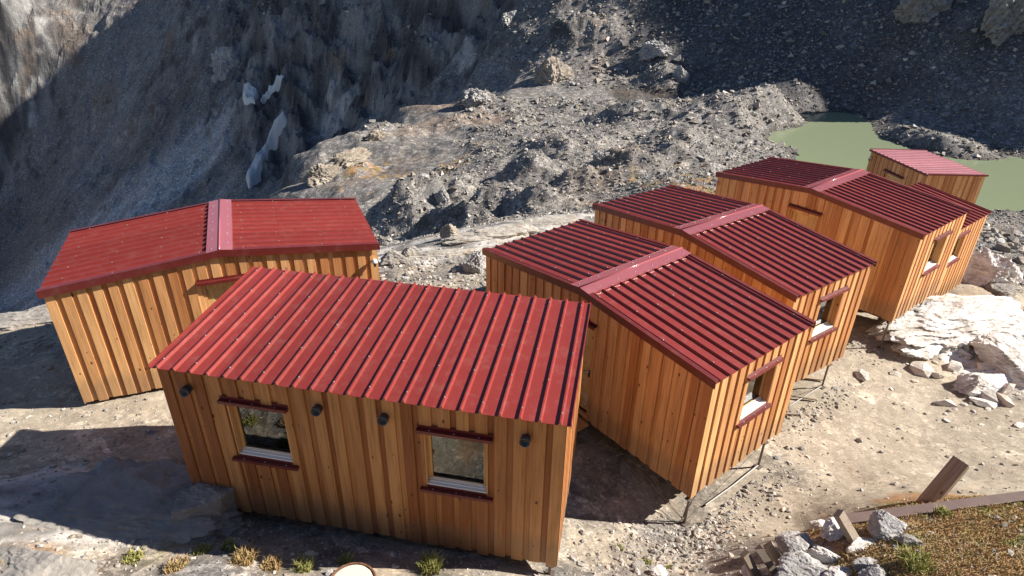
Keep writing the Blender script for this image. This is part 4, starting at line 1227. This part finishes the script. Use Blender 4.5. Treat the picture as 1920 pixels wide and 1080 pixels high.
snow([(458, 168), (484, 170), (478, 192), (462, 200), (455, 185)], 'small grey snow patch high in the shaded cliff gully', 1.6)
snow([(522, 148), (532, 145), (516, 172), (500, 190), (488, 192), (498, 180), (510, 168)], 'thin curved snow strip right of the small cliff patch', 1.4)

# ------------------------------------------------------------------ planks, stakes, edging
def beam(name, p0, p1, width, thick, mat, label, cat, roll=0., group=None, ragged=0., parent=None):
    p0, p1 = np.array(p0, float), np.array(p1, float); d = p1 - p0; L = np.linalg.norm(d); d /= L
    a = np.array([0, 0, 1.]) if abs(d[2]) < .93 else np.array([0, 1., 0])
    u = np.cross(d, a); u /= np.linalg.norm(u); v = np.cross(u, d)
    u, v = u * math.cos(roll) + v * math.sin(roll), -u * math.sin(roll) + v * math.cos(roll)
    rng = random.Random(int(L * 1e5)); vs = []; fs = []; nseg = 6
    for i in range(nseg + 1):
        t = i / nseg * L
        for q, (su, sv) in enumerate(((-1, -1), (1, -1), (1, 1), (-1, 1))):
            e = ragged * rng.uniform(-1, 1) * (1 if i in (0, nseg) else .0)
            k = ragged * .12
            vs.append((t + e, su * width / 2 * (1 + rng.uniform(-k, k)), sv * thick / 2 * (1 + rng.uniform(-k, k))))
    for i in range(nseg):
        b = 4 * i
        for q in range(4): fs.append((b + q, b + (q + 1) % 4, b + 4 + (q + 1) % 4, b + 4 + q))
    fs += [(3, 2, 1, 0), tuple(4 * nseg + q for q in range(4))]
    o = mesh_obj(name, vs, fs, MAT[mat], parent)
    m = Matrix.Identity(4)
    for i in range(3): m[i][0], m[i][1], m[i][2], m[i][3] = d[i], u[i], v[i], p0[i]
    o.matrix_world = m
    if parent is None: tag(o, label, cat, group)
    return o
b0 = at(1722, 962, -8.1); b1 = at(1802, 866, Y=b0[1] + .30)
beam('plank', b0, b1, .30, .05, 'brown_wood', 'weathered brown plank sticking up from behind the turf bank', 'plank', roll=.35, ragged=.025)
e0 = at(1585, 985, -7.62); e1 = at(1760, 955, -7.45); e2 = at(1960, 936, -7.35)
e = beam('bank_edging', e0 + np.array([0, 0, .08]), e2 + np.array([0, 0, .08]), .17, .14, 'edging', 'dark brown edging board along the top of the turf bank', 'edging', ragged=.01)
GS = 'weathered stakes along the turf bank'
for p0, p1, wd, th, lab, sd in ((at(1612, 1030, -7.35), at(1572, 962, Y=at(1612, 1030, -7.35)[1] + .12), .13, .10, 'tall grey weathered stake leaning left between the pale boulders', 1),
                            (at(1420, 1082, -7.75), at(1396, 1038, Y=at(1420, 1082, -7.75)[1] + .08), .11, .09, 'leftmost short grey stake on the bank', 2),
                            (at(1452, 1072, -7.65), at(1422, 1028, Y=at(1452, 1072, -7.65)[1] + .10), .10, .10, 'middle short stake with a pale sunlit side', 3),
                            (at(1472, 1062, -7.6), at(1440, 1022, Y=at(1472, 1062, -7.6)[1] + .12), .14, .09, 'short stake leaning against the largest grey boulder', 4)):
    beam('wooden_stake', p0, p1, wd, th, 'grey_wood', lab, 'stake', roll=.4 + .2 * sd, group=GS, ragged=.015)

# pipes and scrap lying under the raised huts
def wl(h, u, v, dz=.05):
    R = h.root; c_, s_ = math.cos(R.rotation_euler[2]), math.sin(R.rotation_euler[2])
    X, Y_ = R.location[0] + c_ * u - s_ * v, R.location[1] + s_ * u + c_ * v
    return (X, Y_, ground_z(X, Y_) + dz)
def pipe(name, pts, r, mat, label, cat, group=None):
    o = MB().tube(pts, r, 8).build(name, MAT[mat]); return tag(o, label, cat, group)
GP = 'pipes and battens lying under the huts'
pipe('ground_pipe', [wl(hC, 6.02, .75), wl(hC, 6.04, 1.6), wl(hC, 6.02, 2.5)], .018, 'pipe', 'grey pipe lying along the foot of the nearest raised hut', 'pipe', GP)
pipe('ground_pipe', [wl(hD, 6.02, .9), wl(hD, 6.02, 1.7), wl(hD, 6.02, 2.5)], .018, 'pipe', 'grey pipe lying along the foot of the second hut', 'pipe', GP)
beam('batten', wl(hD, 5.3, 1.0, .12), wl(hD, 6.25, 1.9, .06), .05, .03, 'grey_wood', 'pale batten slanting out from under the second hut', 'batten', group=GP)
beam('batten', wl(hD, 5.4, 1.9, .10), wl(hD, 6.15, 1.0, .05), .045, .03, 'grey_wood', 'pale batten crossing the slanting one under the second hut', 'batten', group=GP)
beam('batten', wl(hD, 5.9, .5, .05), wl(hD, 6.3, 1.1, .03), .05, .03, 'grey_wood', 'short batten lying in front of the second hut', 'batten', group=GP)
beam('batten', wl(hD, 5.2, 2.0, .08), wl(hD, 5.9, 2.75, .06), .06, .035, 'brown_wood', 'dark batten lying behind the leg of the second hut', 'batten', group=GP)
beam('batten', wl(hE, 5.7, .9, .25), wl(hE, 6.1, -.05, .05), .03, .03, 'grey_wood', 'thin pale batten leaning against the leg of the hut by the pale slab', 'batten', group=GP)
for h, feet, pairs in ((hC, feetC, ((4, 2), (4, 5))), (hD, feetD, ((5, 4),)), (hE, feetE, ((4, 2),))):
    for i, j in pairs:
        a, b = feet[i], feet[j]
        m = MB().tube([(a[0], a[1], a[2]), (b[0], b[1], -.1)], .006, 5); m.build('guy_wire', MAT['steel'], h.root)
a = feetC[4]; MB().tube([(a[0] - .06, a[1] + .02, a[2]), (a[0] - .02, a[1] + .06, -.09)], .014, 6).build('brace', MAT['steel'], hC.root)
a = feetC[4]; MB().tube([(a[0], a[1], a[2] + .02), (4.6, .05, -.09)], .010, 6).build('brace', MAT['steel'], hC.root)

# doorstep and rope loops at the door of the nearest gabled hut
st = MB().box(3.0, 3.62, -.42, -.02, -.03, .015); st.box(3.0, 3.62, -.45, -.421, -.11, .02)
st.box(3.02, 3.06, -.40, -.36, -.6, -.0305); st.box(3.56, 3.60, -.40, -.36, -.6, -.0305)
st.build('doorstep', MAT['larch_x'], hC.root)
rp = MB()
def loop(c0, pts): rp.tube([(c0[0] + p[0], c0[1] + p[1], c0[2] + p[2]) for p in pts], .008, 6)
loop((3.5, -.02, 1.25), [(0, 0, 0), (-.12, -.10, -.05), (-.3, -.16, -.12), (-.5, -.14, -.18)])
loop((3.5, -.02, 1.22), [(0, 0, 0), (-.15, -.06, -.05), (-.35, -.10, -.14), (-.5, -.10, -.2)])
loop((3.48, -.04, .72), [(0, 0, 0), (.05, -.03, -.02), (.09, -.05, -.12), (.08, -.05, -.22), (.04, -.05, -.22), (.02, -.04, -.1), (-.02, -.02, .0), (-.2, -.06, -.06), (-.4, -.08, -.10)])
loop((3.49, -.03, .98), [(0, 0, 0), (-.2, -.04, -.06), (-.4, -.06, -.1)])
o = rp.build('rope', MAT['rope'], None, True)
o.matrix_world = Matrix.Translation(hC.root.location) @ Matrix.Rotation(hC.root.rotation_euler[2], 4, 'Z')
tag(o, 'pale rope tied in loops beside the door of the nearest gabled hut', 'rope')

# round cover at the bottom edge
q = hit(666, 1079); q = np.array([q[0], q[1] - .17, q[2] + .05])
rt = empty('round_cover', (q[0], q[1], q[2] - .02)); tag(rt, 'round pale cover with rusty rim at the bottom edge of the picture', 'cover')
MB().tube([(0, 0, -.25), (0, 0, .0), (0, 0, .03), (0, 0, .036)], .3, 32, True, [.29, .29, .285, .27]).build('lid', MAT['concrete'], rt)
rim = MB(); n_ = 40; rings = []
for rr, zz in ((.315, -.22), (.32, .035), (.31, .048), (.292, .046), (.2915, -.2)):
    rings.append([(rr * math.cos(2 * math.pi * k / n_), rr * math.sin(2 * math.pi * k / n_), zz + .004 * math.sin(k * 2.3)) for k in range(n_)])
for r_ in rings: rim.v += r_
for i in range(len(rings) - 1):
    for k in range(n_): rim.f.append((i * n_ + k, i * n_ + (k + 1) % n_, (i + 1) * n_ + (k + 1) % n_, (i + 1) * n_ + k))
rim.build('rim', MAT['rust'], rt)

# ------------------------------------------------------------------ grass
def blades(name, x, y, h, mat, spread=.5, zoff=0., base=None):
    n = len(x); z = terrain(x, y) if base is None else base
    al = RNG.uniform(0, 2 * math.pi, n); ln = RNG.uniform(.1, 1, n) * spread
    ln = ln * 1.15; dx, dy = np.cos(al) * ln * h, np.sin(al) * ln * h
    wd = .006 + .004 * RNG.random(n)
    px_, py_ = -np.sin(al + .8) * wd, np.cos(al + .8) * wd
    V = np.empty((n, 5, 3)); T = np.ones((n, 5, 4))
    V[:, 0] = np.stack([x - px_, y - py_, z - .02], 1); V[:, 1] = np.stack([x + px_, y + py_, z - .02], 1)
    mx, my, mz = x + dx * .4, y + dy * .4, z + h * .6
    V[:, 2] = np.stack([mx + px_ * .7, my + py_ * .7, mz], 1); V[:, 3] = np.stack([mx - px_ * .7, my - py_ * .7, mz], 1)
    V[:, 4] = np.stack([x + dx, y + dy, z + h * (1 - .35 * ln)], 1)
    T[..., 0] = RNG.random(n)[:, None]
    i = (np.arange(n) * 5)[:, None]
    F = np.concatenate([i + np.array([[0, 1, 2]]), i + np.array([[0, 2, 3]]), i + np.array([[3, 2, 4]])])
    return array_mesh(name, V.reshape(-1, 3), F, MAT[mat], False, {'tint': T.reshape(-1, 4)})
def tuft(px, py, r, hgt, n, mat, label, spread=.8):
    q = hit(px, py); a = np.clip(RNG.normal(size=(n, 2)), -1.5, 1.5) * r * .42
    x, y = q[0] + a[:, 0], q[1] + a[:, 1]
    o = blades('grass_tuft', x - q[0], y - q[1], hgt * RNG.uniform(.5, 1, n), mat, spread, base=np.full(n, 0.0))
    o.location = q; tag(o, label, 'grass', 'grass tufts')
tuft(808, 1070, .17, .30, 420, 'green_grass', 'tall yellow-green grass tuft in front of the lean-to hut', .55)
tuft(650, 1056, .11, .15, 200, 'green_grass', 'small green grass tuft left of the tall one')
tuft(572, 1068, .14, .18, 260, 'green_grass', 'green grass tuft at the shadow edge near the round cover')
tuft(462, 1052, .20, .20, 360, 'dry_grass', 'dry blond grass tuft at the end of the bedrock slab')
tuft(430, 1030, .12, .16, 180, 'green_grass', 'green grass sprig beside the shaded boulder')
tuft(1715, 1066, .24, .20, 520, 'green_grass', 'bright green grass tuft at the bottom edge of the bank')
tuft(1765, 968, .12, .16, 240, 'green_grass', 'green grass tuft just under the edging board')
tuft(1160, 1030, .09, .07, 120, 'green_grass', 'tiny green tuft on the sand right of the lean-to hut')
tuft(1215, 1058, .08, .07, 100, 'green_grass', 'tiny green tuft behind the narrow tan stone')
tuft(1255, 1066, .07, .06, 90, 'green_grass', 'tiny green tuft right of the lone pale boulder')
tuft(1855, 640, .10, .10, 120, 'dry_grass', 'brownish tuft between the bleached rocks')
tuft(250, 1052, .16, .12, 200, 'green_grass', 'low green tuft among pebbles at lower left')
tuft(330, 1068, .18, .13, 240, 'dry_grass', 'low dry tuft at the bottom edge right of the tan slab')
tuft(380, 1035, .14, .11, 180, 'green_grass', 'low green tuft below the shaded boulder')
tuft(510, 1066, .16, .15, 240, 'dry_grass', 'dry tuft between the two green tufts at the bottom edge')
# turf of the bank and sparse growth on the slab, sown where the ground carries it
n = 60000
x = np.concatenate([RNG.uniform(2.5, 9.5, n), RNG.uniform(-7.5, 1, n // 2), RNG.uniform(-10, 3, n // 4)]); y = np.concatenate([RNG.uniform(3.2, 7.6, n), RNG.uniform(4.2, 6.6, n // 2), RNG.uniform(4.5, 19, n // 4)])
_, att = terrain(x, y, True)
veg = att[:, 1] + .75 * fbm(x, y, 1.5, 6, 121); pr = sstep(veg, .45, .8) * RNG.random(len(x)) ** .3
k = (pr > .5) & ~in_hut(x, y, .1); x, y = x[k], y[k]
g = fbm(x, y, .7, 3, 131) > .28
o = blades('dry_turf', x[~g], y[~g], RNG.uniform(.025, .075, (~g).sum()), 'dry_grass', 1.0); tag(o, 'short brown dry turf covering the bank and slab', 'turf', kind='stuff')
o = blades('green_turf', x[g], y[g], RNG.uniform(.025, .07, g.sum()), 'green_grass', 1.0); tag(o, 'short green grass patches in the dry turf', 'turf', kind='stuff')
